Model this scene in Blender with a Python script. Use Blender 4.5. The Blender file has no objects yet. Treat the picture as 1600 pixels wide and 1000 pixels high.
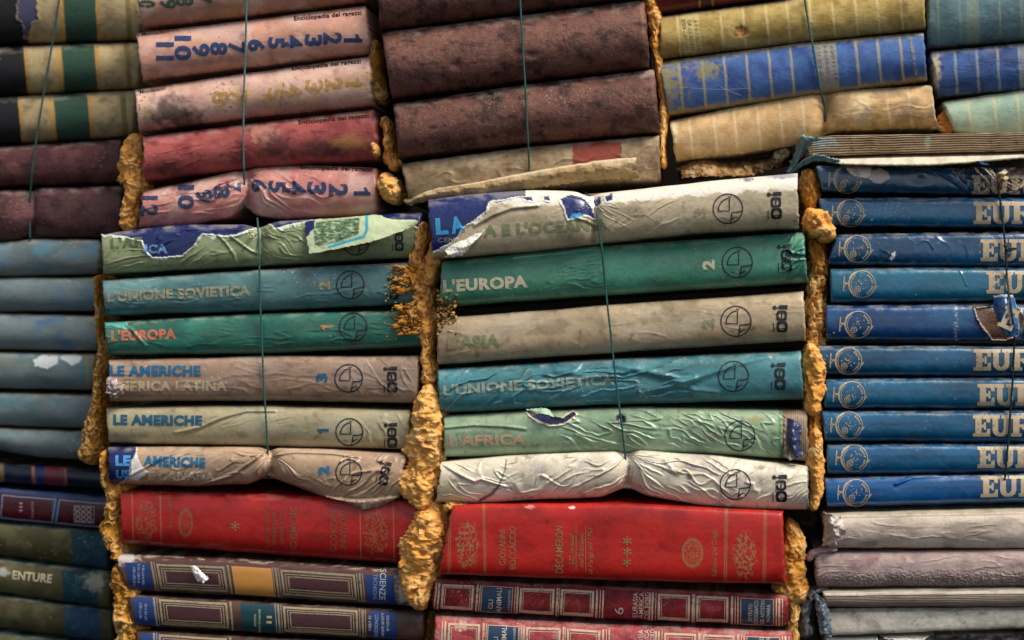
import bpy, bmesh, math, random
import numpy as np
from mathutils import Vector, Matrix

# ---------------------------------------------------------------- camera, sky, sun, exposure
SC = bpy.context.scene
COL = SC.collection
YAW = math.radians(8.0)
FPX = 50.0 / 36.0 * 1600.0
DIST = 1.111
CAM = np.array([DIST * math.sin(YAW), -DIST * math.cos(YAW), 1.2])
FWD = np.array([-math.sin(YAW), math.cos(YAW), 0.0])
RGT = np.array([math.cos(YAW), math.sin(YAW), 0.0])
cam_d = bpy.data.cameras.new('camera')
cam = bpy.data.objects.new('camera', cam_d); COL.objects.link(cam)
cam.location = CAM; cam.rotation_euler = (math.pi / 2, 0, YAW)
cam_d.lens = 50; cam_d.sensor_width = 36; cam_d.clip_start = 0.01; cam_d.clip_end = 500
cam_d.dof.use_dof = True; cam_d.dof.focus_distance = 1.09; cam_d.dof.aperture_fstop = 4.5
SC.camera = cam
SUN_EL, SUN_AZ = math.radians(57), math.radians(124)      # azimuth clockwise from +Y
w = bpy.data.worlds.new('World'); SC.world = w; w.use_nodes = True
nt = w.node_tree; bg = nt.nodes['Background']
sky = nt.nodes.new('ShaderNodeTexSky'); sky.sky_type = 'NISHITA'; sky.sun_disc = False
sky.sun_elevation = SUN_EL; sky.sun_rotation = SUN_AZ; sky.dust_density = 1.0; sky.air_density = 0.6; sky.ozone_density = 1.0
hs = nt.nodes.new('ShaderNodeHueSaturation'); hs.inputs['Saturation'].default_value = 0.35      # overcast: a nearly white sky
nt.links.new(sky.outputs[0], hs.inputs['Color']); nt.links.new(hs.outputs[0], bg.inputs[0]); bg.inputs[1].default_value = 0.05
sl = bpy.data.lights.new('sun', 'SUN'); sl.energy = 1.5; sl.angle = math.radians(26); sl.color = (1.0, 0.92, 0.80)
so = bpy.data.objects.new('sun', sl); COL.objects.link(so)
sv = Vector((math.cos(SUN_EL) * math.sin(SUN_AZ), math.cos(SUN_EL) * math.cos(SUN_AZ), math.sin(SUN_EL)))
so.rotation_euler = sv.to_track_quat('Z', 'Y').to_euler(); so.location = (0.5, -1.5, 3)
SC.view_settings.view_transform = 'Standard'; SC.view_settings.look = 'None'
SC.cycles.pixel_filter_width = 1.15
SC.view_settings.exposure = 1.5; SC.view_settings.gamma = 1.0

# ---------------------------------------------------------------- noise and helpers
_rng = np.random.default_rng(7)
_PERM = _rng.permutation(512).astype(np.int64); _PERM = np.concatenate([_PERM, _PERM])
_A2 = _rng.random(512) * 2 * np.pi
_G2 = np.stack([np.cos(_A2), np.sin(_A2)], 1)
_G3 = _rng.normal(size=(512, 3)); _G3 /= np.linalg.norm(_G3, axis=1)[:, None]

def _h(i, j, s): return _PERM[(_PERM[(i + s * 37) & 511] + j) & 511]

def noise2(x, y, seed=0):
    x = np.asarray(x, float) + seed * 17.31; y = np.asarray(y, float) - seed * 9.7
    xi = np.floor(x).astype(np.int64); yi = np.floor(y).astype(np.int64); fx = x - xi; fy = y - yi
    u = fx * fx * fx * (fx * (fx * 6 - 15) + 10); v = fy * fy * fy * (fy * (fy * 6 - 15) + 10)
    def g(i, j):
        k = _G2[_h(xi + i, yi + j, seed)]
        return k[..., 0] * (fx - i) + k[..., 1] * (fy - j)
    a = g(0, 0) * (1 - u) + g(1, 0) * u; b = g(0, 1) * (1 - u) + g(1, 1) * u
    return (a * (1 - v) + b * v) * 1.5

def fbm(x, y, seed=0, o=4):
    r = 0; a = 0.6
    for k in range(o):
        r = r + a * noise2(x * 2 ** k, y * 2 ** k, seed + k); a *= 0.52
    return r

def noise3(p, seed=0):
    p = p + seed * 13.7
    i = np.floor(p).astype(np.int64); f = p - i; w_ = f * f * f * (f * (f * 6 - 15) + 10); r = 0
    for a in (0, 1):
        for b in (0, 1):
            for c in (0, 1):
                k = _PERM[(_h(i[..., 0] + a, i[..., 1] + b, seed) + i[..., 2] + c) & 511]
                g = _G3[k]; d = g[..., 0] * (f[..., 0] - a) + g[..., 1] * (f[..., 1] - b) + g[..., 2] * (f[..., 2] - c)
                r = r + d * (w_[..., 0] if a else 1 - w_[..., 0]) * (w_[..., 1] if b else 1 - w_[..., 1]) * (w_[..., 2] if c else 1 - w_[..., 2])
    return r * 1.5

def smooth(a, b, x):
    t = np.clip((x - a) / (b - a + 1e-9), 0, 1); return t * t * (3 - 2 * t)

def lin(hx):
    if not isinstance(hx, str): return np.array(hx, float)
    c = np.array([int(hx[i:i + 2], 16) / 255 for i in (0, 2, 4)])
    return np.where(c <= 0.04045, c / 12.92, ((c + 0.055) / 1.055) ** 2.4)

def unproj(px, py, y):
    px = np.asarray(px, float); py = np.asarray(py, float)
    d = FWD * FPX + RGT * (px - 800)[..., None]
    d = d + np.array([0, 0, 1.0]) * (500 - py)[..., None]
    t = (y - CAM[1]) / d[..., 1]
    return CAM + d * t[..., None]

def polydist(X, Y, pts, closed=True):
    n = len(pts); best = np.full(X.shape, 1e9); ins = np.zeros(X.shape, bool)
    for k in range(n if closed else n - 1):
        (ax, ay), (bx, by) = pts[k], pts[(k + 1) % n]
        dx, dy = bx - ax, by - ay; L = dx * dx + dy * dy + 1e-9
        t = np.clip(((X - ax) * dx + (Y - ay) * dy) / L, 0, 1)
        best = np.minimum(best, np.hypot(X - ax - t * dx, Y - ay - t * dy))
        if closed:
            c = ((ay > Y) != (by > Y)) & (X < (bx - ax) * (Y - ay) / (by - ay + 1e-12) + ax)
            ins ^= c
    return np.where(ins, -best, best) if closed else best

# ---------------------------------------------------------------- materials
MATS = {}
def mat(name, rough=0.5, rvar=0.12, bscale=900, bstr=0.15, spec=0.5, stretch=(1, 1, 1), coat=0.0, cvar=0.16, b2=0.0, b2scale=150):
    if name in MATS: return MATS[name]
    m = bpy.data.materials.new(name); m.use_nodes = True; t = m.node_tree; N = t.nodes; Lk = t.links
    p = N['Principled BSDF']
    at = N.new('ShaderNodeAttribute'); at.attribute_name = 'Col'
    tc = N.new('ShaderNodeTexCoord'); mp = N.new('ShaderNodeMapping'); mp.inputs['Scale'].default_value = stretch
    Lk.new(tc.outputs['Object'], mp.inputs['Vector'])
    n1 = N.new('ShaderNodeTexNoise'); n1.inputs['Scale'].default_value = bscale; n1.inputs['Detail'].default_value = 4; n1.inputs['Roughness'].default_value = 0.6
    Lk.new(mp.outputs[0], n1.inputs['Vector'])
    n2 = N.new('ShaderNodeTexNoise'); n2.inputs['Scale'].default_value = b2scale; n2.inputs['Detail'].default_value = 5
    Lk.new(mp.outputs[0], n2.inputs['Vector'])
    mr = N.new('ShaderNodeMapRange'); mr.inputs['From Min'].default_value = 0.25; mr.inputs['From Max'].default_value = 0.75
    mr.inputs['To Min'].default_value = 1 - cvar; mr.inputs['To Max'].default_value = 1 + cvar
    Lk.new(n1.outputs[0], mr.inputs['Value'])
    mx = N.new('ShaderNodeMix'); mx.data_type = 'RGBA'; mx.blend_type = 'MULTIPLY'; mx.inputs['Factor'].default_value = 1
    Lk.new(at.outputs['Color'], mx.inputs['A']); Lk.new(mr.outputs[0], mx.inputs['B']); Lk.new(mx.outputs['Result'], p.inputs['Base Color'])
    rr = N.new('ShaderNodeMapRange'); rr.inputs['From Min'].default_value = 0.3; rr.inputs['From Max'].default_value = 0.7
    rr.inputs['To Min'].default_value = max(0.05, rough - rvar); rr.inputs['To Max'].default_value = min(1, rough + rvar)
    Lk.new(n2.outputs[0], rr.inputs['Value']); Lk.new(rr.outputs[0], p.inputs['Roughness'])
    b = N.new('ShaderNodeBump'); b.inputs['Strength'].default_value = bstr; b.inputs['Distance'].default_value = 0.0006
    Lk.new(n1.outputs[0], b.inputs['Height'])
    if b2:
        bb = N.new('ShaderNodeBump'); bb.inputs['Strength'].default_value = b2; bb.inputs['Distance'].default_value = 0.002
        Lk.new(n2.outputs[0], bb.inputs['Height']); Lk.new(bb.outputs[0], b.inputs['Normal'])
    Lk.new(b.outputs[0], p.inputs['Normal'])
    p.inputs['Specular IOR Level'].default_value = spec
    p.inputs['Coat Weight'].default_value = coat; p.inputs['Coat Roughness'].default_value = 0.25
    MATS[name] = m; return m

M_JACKET = mat('jacket_paper', 0.36, 0.16, 1100, 0.12, 0.62, cvar=0.15, b2=0.05, b2scale=220)
M_GLOSS = mat('laminated_cover', 0.25, 0.10, 1400, 0.06, 0.85, cvar=0.10, b2=0.04, b2scale=180)
M_CLOTH = mat('book_cloth', 0.72, 0.1, 1500, 0.35, 0.3, stretch=(1, 1, 2.2), cvar=0.22, b2=0.15, b2scale=260)
M_LEATHER = mat('worn_leather', 0.62, 0.15, 800, 0.7, 0.35, cvar=0.38, b2=0.35, b2scale=240)
M_BUCKRAM = mat('smooth_buckram', 0.34, 0.1, 1300, 0.12, 0.5, cvar=0.12, b2=0.03)
M_PAPER = mat('old_paper', 0.85, 0.1, 900, 0.3, 0.2, stretch=(0.12, 0.5, 1.6), cvar=0.25)
M_TORN = mat('torn_paper', 0.75, 0.1, 900, 0.25, 0.25, cvar=0.12, b2=0.15, b2scale=300)
M_FOAM = mat('expanding_foam', 0.92, 0.06, 900, 0.5, 0.10, cvar=0.22, b2=0.4, b2scale=420)
M_TWINE = mat('twine', 0.6, 0.1, 2500, 0.5, 0.4, cvar=0.3)
M_WALL = mat('dark_plaster', 0.9, 0.05, 60, 0.3, 0.2)

PRINTS = {}
def print_mat(hexc, wear=0.3, rough=0.5, sc=420):
    k = (hexc, round(wear, 2), rough, sc)
    if k in PRINTS: return PRINTS[k]
    m = bpy.data.materials.new('printed_ink'); m.use_nodes = True; t = m.node_tree; N = t.nodes; Lk = t.links
    p = N['Principled BSDF']; c = lin(hexc)
    tc = N.new('ShaderNodeTexCoord')
    n = N.new('ShaderNodeTexNoise'); n.inputs['Scale'].default_value = sc; n.inputs['Detail'].default_value = 6; n.inputs['Roughness'].default_value = 0.68
    Lk.new(tc.outputs['Object'], n.inputs['Vector'])
    mr = N.new('ShaderNodeMapRange'); mr.inputs['From Min'].default_value = 0.30 + wear * 0.32 - 0.07; mr.inputs['From Max'].default_value = 0.30 + wear * 0.32 + 0.09
    mr.inputs['To Min'].default_value = 0.22 if wear > 0.15 else 0.6
    Lk.new(n.outputs[0], mr.inputs['Value']); Lk.new(mr.outputs[0], p.inputs['Alpha'])
    p.inputs['Base Color'].default_value = (*c, 1); p.inputs['Roughness'].default_value = rough
    PRINTS[k] = m; return m

# ---------------------------------------------------------------- object builders
def thing(name, label, cat, group=None, loc=(0, 0, 0)):
    o = bpy.data.objects.new(name, None); COL.objects.link(o); o.location = loc; o.empty_display_size = 0.02
    o['label'] = label; o['category'] = cat
    if group: o['group'] = group
    return o

def raw_mesh(name, V, F, m, parent=None, col=None, smooth_=True, kind=None):
    """V (n,3) world, F (k,3|4) int array -> ONE mesh object, vertices made local to the parent"""
    V = np.asarray(V, float)
    if parent is not None: V = V - np.array(parent.location)
    F = np.asarray(F, np.int32); k = F.shape[1]
    me = bpy.data.meshes.new(name)
    me.vertices.add(len(V)); me.vertices.foreach_set('co', V.astype(np.float32).ravel())
    me.loops.add(F.size); me.loops.foreach_set('vertex_index', F.ravel())
    me.polygons.add(len(F)); me.polygons.foreach_set('loop_start', np.arange(0, F.size, k, dtype=np.int32))
    me.update(calc_edges=True); me.validate()
    if smooth_: me.polygons.foreach_set('use_smooth', np.ones(len(me.polygons), bool))
    if col is not None:
        a = me.color_attributes.new('Col', 'FLOAT_COLOR', 'POINT')
        c = np.ones((len(V), 4), np.float32); c[:, :3] = np.clip(col, 0.002, 0.95); a.data.foreach_set('color', c.ravel())
    me.materials.append(m)
    o = bpy.data.objects.new(name, me); COL.objects.link(o)
    if parent is not None: o.parent = parent
    if kind: o['kind'] = kind
    return o

def gridfaces(R, C, closed=False):
    i = np.arange(R - 1)[:, None]; j = np.arange(C if closed else C - 1)[None, :]; j2 = (j + 1) % C
    return np.stack([i * C + j, (i + 1) * C + j, (i + 1) * C + j2, i * C + j2], -1).reshape(-1, 4)

class Paint:
    def __init__(s, X, Y, u, v, base):
        s.X, s.Y, s.u, s.v = X, Y, u, v; s.c = np.tile(lin(base), X.shape + (1,)); s.h = np.zeros(X.shape)
    def mix(s, col, m): s.c += (lin(col) - s.c) * np.clip(m, 0, 1)[..., None]; return s
    def mul(s, f): s.c *= f[..., None]; return s
    def mott(s, col, amt=0.5, sc=40, seed=1, lo=-0.1, hi=0.4, st=(1, 1), o=4):
        return s.mix(col, amt * smooth(lo, hi, fbm(s.X / sc / st[0], s.Y / sc / st[1], seed, o)))
    def blob(s, col, cx, cy, rx, ry, amt=1, rough=0.6, sc=14, seed=1, soft=0.3):
        r = np.hypot((s.X - cx) / rx, (s.Y - cy) / ry) + rough * fbm(s.X / sc, s.Y / sc, seed)
        return s.mix(col, amt * (1 - smooth(1 - soft, 1 + soft, r)))
    def poly(s, col, pts, rim=None, rimw=4, rough=2.5, sc=7, seed=3, drop=0.0, soft=0.7):
        d = polydist(s.X, s.Y, pts) + rough * (0.9 * fbm(s.X / sc / 2.2, s.Y / sc / 2.2, seed) + 0.55 * fbm(s.X / 3.3, s.Y / 3.3, seed + 1))
        if rim:
            wv = rimw * (0.15 + 2.2 * np.abs(fbm(s.X / 24, s.Y / 24, seed + 4)))
            s.mix(rim, 1 - smooth(wv - 0.8, wv + 0.8, d))
        m = 1 - smooth(-soft, soft, d); s.mix(col, m); s.h -= drop * m
        if drop > 0: s.h += drop * (1.1 + fbm(s.X / 9, s.Y / 9, seed + 12)) * np.exp(-((d - 1.6) / 1.5) ** 2)      # lifted torn edge
        return m
    def bands(s, items, soft=1.2, wob=1.0, seed=5):
        """items: (x at mid height, x1, colour, lean px over the height)"""
        for it in items:
            x0, x1, c = it[:3]; lean = it[3] if len(it) > 3 else 0; amt = it[4] if len(it) > 4 else 1
            x = s.X - lean * (s.v - 0.5) + wob * fbm(s.X / 20, s.Y / 20, seed)
            s.mix(c, amt * smooth(x0 - soft, x0 + soft, x) * (1 - smooth(x1 - soft, x1 + soft, x)))
        return s
    def specks(s, col, thr=0.42, sc=5, seed=9, amt=0.8):
        return s.mix(col, amt * smooth(thr, thr + 0.12, fbm(s.X / sc, s.Y / sc, seed, 3) * (0.6 + noise2(s.X / 60, s.Y / 60, seed + 3))))
    def edge(s, col, w_=6, amt=0.7, seed=11, ends=True, sides=True, wv=0.06):
        n = fbm(s.X / 9, s.Y / 9, seed)
        if ends:
            e = np.minimum(s.X - s.X.min(), s.X.max() - s.X)
            s.mix(col, amt * (1 - smooth(0, w_, e + n * w_ * 1.4)))
        if sides:
            e = np.minimum(s.v, 1 - s.v)
            s.mix(col, amt * (1 - smooth(0, wv, e + n * wv * 1.6)))
        return s

BK = {}
class Book:
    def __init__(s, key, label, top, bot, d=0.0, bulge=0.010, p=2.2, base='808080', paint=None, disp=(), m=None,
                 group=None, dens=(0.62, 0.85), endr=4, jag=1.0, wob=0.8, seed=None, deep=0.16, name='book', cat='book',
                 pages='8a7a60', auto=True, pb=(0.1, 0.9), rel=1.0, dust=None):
        s.key = key; s.seed = seed if seed is not None else (sum(ord(c) * 7 for c in key) % 97)
        s.xs = (top[0][0], top[-1][0]), (bot[0][0], bot[-1][0])
        s.top, s.bot = s._curve(top), s._curve(bot)
        s.d, s.bulge, s.p, s.disp, s.endr, s.jag, s.wob = d, bulge, p, list(disp), endr, jag, wob; s.rel = rel * (0.3 if m in (M_BUCKRAM, M_GLOSS) else 0.6)
        s.L = 0.5 * (top[-1][0] - top[0][0] + bot[-1][0] - bot[0][0]); s.H = float(np.mean(s.bot[1] - s.top[1]))
        cx = 0.25 * (top[0][0] + top[-1][0] + bot[0][0] + bot[-1][0]); cy = max(bot[0][1], bot[-1][1])
        s.root = thing(name, label, cat, group, tuple(unproj(cx, cy, d)))
        nu = max(8, int(s.L * dens[0])); nv = max(10, int(s.H * dens[1] * 1.15))
        th = np.linspace(-1, 1, nv + 1); t = 0.55 * th + 0.45 * np.sin(th * np.pi / 2)
        v = (t + 1) / 2; u = np.linspace(0, 1, nu + 1)
        U, Vv = np.meshgrid(u, v)
        X, Y = s.px(U, Vv)
        pt = Paint(X, Y, U, Vv, base); s.pt = pt
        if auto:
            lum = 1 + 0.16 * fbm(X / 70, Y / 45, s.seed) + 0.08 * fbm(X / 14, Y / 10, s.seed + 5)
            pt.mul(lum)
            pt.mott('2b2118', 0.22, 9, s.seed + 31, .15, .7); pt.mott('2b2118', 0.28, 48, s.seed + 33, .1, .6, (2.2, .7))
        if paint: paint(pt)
        if auto: pt.mix('cfc6b4', (dust if dust is not None else .10 if m is M_BUCKRAM else .3) * (1 - smooth(.03, .17, pt.v + .06 * fbm(X / 22, Y / 9, s.seed + 41))) * smooth(-.25, .3, fbm(X / 26, Y / 12, s.seed + 43)))  # pale dust on the top shoulder, painted to brighten the top edge too
        s.relief = pt.h
        P = s.surf(U, Vv, extra=pt.h)
        C = pt.c
        # fold the ends back, then add the boards that run to the back of the stack
        def back(col, dist):
            q = col.copy(); q[..., 1] = np.maximum(q[..., 1], s.d - 0.002) + dist; return q
        e = 0.0006 * np.array([1, 0, 0])
        P = np.concatenate([(back(P[:, :1], 0.045) + e), (back(P[:, :1], 0.004) + e * 0.6), P, (back(P[:, -1:], 0.004) - e * 0.6), (back(P[:, -1:], 0.045) - e)], 1)
        C = np.concatenate([C[:, :1] * 0.8, C[:, :1], C, C[:, -1:], C[:, -1:] * 0.8], 1)
        P = np.concatenate([back(P[:1], deep), back(P[:1], 0.006), P, back(P[-1:], 0.006), back(P[-1:], deep)], 0)
        C = np.concatenate([C[:1], C[:1], C, C[-1:], C[-1:]], 0)
        R, Cn = P.shape[:2]
        s.cover = raw_mesh('cover', P.reshape(-1, 3), gridfaces(R, Cn), m or M_JACKET, s.root, C.reshape(-1, 3))
        # page block inside the cover
        a = np.array([s.px(np.array(uu), np.array(vv)) for uu, vv in ((0.012, pb[0]), (0.988, pb[0]), (0.988, pb[1]), (0.012, pb[1]))], float)
        f = unproj(a[:, 0], a[:, 1], d + 0.006); b = f + np.array([0, deep - 0.012, 0])
        Vb = np.concatenate([f, b]); Fb = [[0, 1, 2, 3], [7, 6, 5, 4], [0, 4, 5, 1], [1, 5, 6, 2], [2, 6, 7, 3], [3, 7, 4, 0]]
        raw_mesh('page_block', Vb, Fb, M_PAPER, s.root, np.tile(lin(pages), (8, 1)), smooth_=False)
        BK[key] = s
    def _curve(s, pts):
        pts = [tuple(map(float, q)) for q in pts]
        x = np.linspace(pts[0][0], pts[-1][0], 241); y = np.interp(x, [q[0] for q in pts], [q[1] for q in pts])
        if len(pts) > 2:
            k = np.hanning(11); k /= k.sum(); yp = np.concatenate([2 * y[0] - y[5:0:-1], y, 2 * y[-1] - y[-2:-7:-1]])
            y = np.convolve(yp, k, 'valid')
        return x, y
    def px(s, u, v):
        uc = np.clip(u, 0, 1)
        xt = s.xs[0][0] + (s.xs[0][1] - s.xs[0][0]) * u; xb = s.xs[1][0] + (s.xs[1][1] - s.xs[1][0]) * u
        yt = np.interp(uc, np.linspace(0, 1, 241), s.top[1]) + s.wob * noise2(u * 9, u * 0, s.seed)
        yb = np.interp(uc, np.linspace(0, 1, 241), s.bot[1]) + s.wob * noise2(u * 9, u * 0 + 5, s.seed)
        X = xt + (xb - xt) * v; Y = yt + (yb - yt) * v
        if s.jag:
            fall = np.maximum(1 - uc * s.L / 14, 0) + np.maximum(1 - (1 - uc) * s.L / 14, 0)
            X = X + s.jag * 2.2 * fbm(v * s.H / 14, uc * 2, s.seed + 2) * fall
        return X, Y
    def inv(s, X, Y):
        u = (X - s.xs[0][0]) / (s.xs[0][1] - s.xs[0][0]); v = np.full(X.shape, 0.5)
        for _ in range(14):
            x, y = s.px(u, v); ex, ey = X - x, Y - y
            sl_ = (s.top[1][-1] - s.top[1][0]) / max(s.L, 1); sh = (s.xs[1][0] - s.xs[0][0]) / max(s.H, 1)
            u = u + (ex - sh * ey) / s.L * 0.9; v = v + (ey - sl_ * ex) / s.H * 0.9
        return u, v
    def surf(s, u, v, lift=0.0, extra=0.0):
        X, Y = s.px(u, v); uc = np.clip(u, 0, 1); t = np.clip(2 * v - 1, -1, 1)
        f = (1 - np.abs(t) ** s.p * 0.9999) ** (1 / s.p)
        h = s.bulge * f
        for fn in s.disp: h = h + fn(X, Y, u, v) * np.clip(f * 1.6, 0, 1)
        h = h + s.rel * (0.0002 * fbm(X / 7, Y / 7, s.seed + 8) + 0.0008 * fbm(X / 70, Y / 35, s.seed + 9, 2)) + extra
        r = s.endr
        for e in (uc * s.L, (1 - uc) * s.L):
            k = np.clip((r - e) / r, 0, 1); h = h - r * 0.0005 * (1 - np.sqrt(1 - k * k * 0.998))
        P = unproj(X, Y, s.d - s.bulge * f); P[..., 1] = s.d - h - lift
        # roll the lift outward on the shoulders
        P[..., 2] += lift * -t * np.abs(t) ** 2
        return P

# ---- relief functions, in photograph pixels on the spine
def cinch(xc, amp=0.006, w_=10, yc=None, reach=70, fold=0.0016, k=5, seed=1):
    def fn(X, Y, u, v):
        h = -amp * np.exp(-np.abs((X - xc) / w_) ** 1.3)
        if yc is not None and fold:
            th = np.arctan2(Y - yc, (X - xc) * .8); r = np.hypot(X - xc, (Y - yc) * 1.3); th = th + .25 * noise2(X / 40, Y / 40, seed + 5)
            n = noise2(th * k * .7, r / reach * 0.6, seed); m = smooth(-.25, .35, noise2(th * k * .45 + 9, r / reach, seed + 2))
            h = h + fold * (np.exp(-(n / .10) ** 2) - .35 * np.exp(-((n - .25) / .2) ** 2)) * m * np.exp(-r / reach) * smooth(0, 10, r)
        return h
    return fn
def wrinkle(ang=0, lx=60, ly=9, amp=0.0011, seed=1, x0=-1e5, x1=1e5, sharp=2.5, thr=0.0, soft=25):
    ca, sa = math.cos(math.radians(ang)), math.sin(math.radians(ang)); ly = ly * 1.9
    def fn(X, Y, u, v):
        a = X * ca + Y * sa; b = -X * sa + Y * ca
        b = b + 7 * noise2(a / 55, b / 55, seed + 3) + 1.5 * noise2(a / 12, b / 12, seed + 4)
        n = noise2(a / lx, b / ly, seed); amp_ = amp * .72; lw = .085 + .05 * noise2(X / 30, Y / 30, seed + 11)
        m = smooth(x0 - soft, x0 + soft, X) * (1 - smooth(x1 - soft, x1 + soft, X)) * smooth(thr - 0.25, thr + 0.35, noise2(X / 48, Y / 30, seed + 7) + 0.1)
        return amp_ * (np.exp(-(n / lw) ** 2) - .4 * np.exp(-((n - .28) / .22) ** 2)) * m
    return fn
def crease(pts, w_=2.2, amp=0.0012, asym=0.3):
    def fn(X, Y, u, v):
        d = polydist(X, Y, pts, closed=False)
        q = amp * np.exp(-(d / w_) ** 2)
        d2 = polydist(X, Y, [(x, y + w_ * 2) for x, y in pts], closed=False)
        return q - asym * amp * np.exp(-(d2 / (w_ * 1.6)) ** 2)
    return fn
def dent(cx, cy, rx, ry, amp=-0.003):
    return lambda X, Y, u, v: amp * np.exp(-((X - cx) / rx) ** 2 - ((Y - cy) / ry) ** 2)

# ---- flat print laid on a spine
def decal_mesh(B, name, V2, F, color, wear=0.3, rough=0.5, lift=0.00035, step=(4.5, 2.6), space='px', sc=420):
    """V2 canvas points, F faces: cut to a fine grid and laid on the surface of B"""
    bm = bmesh.new(); vs = [bm.verts.new((x, y, 0)) for x, y in V2]
    for f in F:
        try: bm.faces.new([vs[i] for i in f])
        except ValueError: pass
    V2 = np.asarray(V2, float); lo, hi = V2.min(0), V2.max(0)
    for ax in (0, 1):
        n = int((hi[ax] - lo[ax]) / step[ax])
        for k in range(1, n + 1):
            c = [0, 0, 0]; c[ax] = lo[ax] + k * step[ax]; no = [0, 0, 0]; no[ax] = 1
            bmesh.ops.bisect_plane(bm, geom=bm.verts[:] + bm.edges[:] + bm.faces[:], plane_co=c, plane_no=no, dist=1e-4)
    bmesh.ops.triangulate(bm, faces=bm.faces[:])
    bm.verts.index_update()
    co = np.array([(v.co.x, v.co.y) for v in bm.verts]); fc = np.array([[v.index for v in f.verts] for f in bm.faces], np.int32)
    bm.free()
    u, v = B.inv(co[:, 0], co[:, 1]) if space == 'px' else (co[:, 0] / B.L, co[:, 1] / B.H)
    # follow the painted relief too
    ex = sample(B, u, v)
    P = B.surf(u, v, lift=lift, extra=ex)
    nrm = np.cross(P[fc[:, 1]] - P[fc[:, 0]], P[fc[:, 2]] - P[fc[:, 0]])
    fl = nrm[:, 1] > 0; fc[fl] = fc[fl][:, ::-1]
    return raw_mesh(name, P, fc, print_mat(color, wear, rough, sc), B.root)

def sample(B, u, v):
    g = B.relief
    if not np.any(g): return 0.0
    R, C = g.shape
    th = np.linspace(-1, 1, R); tv = (0.55 * th + 0.45 * np.sin(th * np.pi / 2) + 1) / 2
    r = np.clip(np.interp(np.clip(v, 0, 1), tv, np.arange(R)), 0, R - 1.001); c = np.clip(u, 0, 1) * (C - 1.001)
    i, j = r.astype(int), c.astype(int); a, b = r - i, c - j
    return np.maximum.reduce([g[i, j], g[i + 1, j], g[i, j + 1], g[i + 1, j + 1]])

_GL = {}
def glyphs(body, bold=0.0, shear=0.0):
    k = (body, bold, shear)
    if k in _GL: return _GL[k]
    if body == '1':          # a figure one with its flag
        V = np.array([(.48, 0), (1, 0), (1, 1), (.62, 1), (.48, .86), (.0, .76), (.0, .60), (.48, .66)]); F = [[0, 1, 2, 3, 4, 7], [4, 5, 6, 7]]; return V, F
    cu = bpy.data.curves.new('glyph', 'FONT'); cu.body = body; cu.offset = bold; cu.resolution_u = 3; cu.shear = shear; cu.space_character = 1.0 + bold * 1.6
    o = bpy.data.objects.new('glyph', cu); COL.objects.link(o)
    dg = bpy.context.evaluated_depsgraph_get(); me = bpy.data.meshes.new_from_object(o.evaluated_get(dg))
    V = np.array([v.co[:2] for v in me.vertices]); F = [list(p.vertices) for p in me.polygons]
    bpy.data.objects.remove(o); bpy.data.curves.remove(cu); bpy.data.meshes.remove(me)
    V = V - V.min(0); V = V / V.max(0)            # unit box
    _GL[k] = (V, F); return V, F

def text(B, body, x, y, w_, h, ang=0.0, color='202020', wear=0.3, bold=0.012, name='title_lettering', shear=0.0, rough=0.5, sc=420):
    """baseline-left (x, y) in photograph pixels, drawn w_ long and h high, ang degrees clockwise in the picture"""
    V, F = glyphs(body, bold, shear); q = V * np.array([w_, h]); q[:, 1] *= -1
    a = math.radians(ang); ca, sa = math.cos(a), math.sin(a)
    q = np.stack([x + q[:, 0] * ca - q[:, 1] * sa, y + q[:, 0] * sa + q[:, 1] * ca], 1)
    return decal_mesh(B, name, q, F, color, wear, rough, sc=sc)

class Shapes:
    """collects flat polygons in photograph pixels for one printed mark"""
    def __init__(s): s.V, s.F = [], []
    def poly(s, pts): n = len(s.V); s.V += list(pts); s.F.append(list(range(n, n + len(pts)))); return s
    def stroke(s, pts, w_, closed=False):
        pts = np.asarray(pts, float); n = len(pts)
        d = np.roll(pts, -1, 0) - np.roll(pts, 1, 0)
        if not closed: d[0] = pts[1] - pts[0]; d[-1] = pts[-1] - pts[-2]
        d /= np.linalg.norm(d, axis=1)[:, None] + 1e-9; nn = np.stack([-d[:, 1], d[:, 0]], 1)
        wd = np.broadcast_to(np.asarray(w_, float), (n,))[:, None] / 2
        a, b = pts + nn * wd, pts - nn * wd; k = len(s.V); s.V += [tuple(q) for q in a] + [tuple(q) for q in b]
        for i in range(n if closed else n - 1): j = (i + 1) % n; s.F.append([k + i, k + j, k + n + j, k + n + i])
        return s
    def ring(s, cx, cy, r, w_, a0=0, a1=360, n=40, ry=None):
        t = np.radians(np.linspace(a0, a1, n + 1)); full = abs(a1 - a0) >= 360
        if full: t = t[:-1]
        return s.stroke(np.stack([cx + r * np.cos(t), cy + (ry or r) * np.sin(t)], 1), w_, full)
    def disc(s, cx, cy, r, n=14):
        t = np.linspace(0, 2 * np.pi, n, endpoint=False); return s.poly([(cx + r * math.cos(a), cy + r * math.sin(a)) for a in t])
    def holed(s, cx, cy, hw, hr):
        n = 24; k = len(s.V)
        for i in range(n):
            a = 2 * math.pi * i / n; c, q = math.cos(a), math.sin(a); m = hw / (abs(c) ** 5 + abs(q) ** 5) ** 0.2
            s.V += [(cx + m * c, cy + m * q), (cx + hr * c, cy + hr * q)]
        for i in range(n): j = (i + 1) % n; s.F.append([k + 2 * i, k + 2 * j, k + 2 * j + 1, k + 2 * i + 1])
        return s
    def put(s, B, name, color, wear=0.25, rough=0.5, step=(4.5, 2.6), sc=420):
        return decal_mesh(B, name, s.V, s.F, color, wear, rough, step=step, sc=sc)

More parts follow.
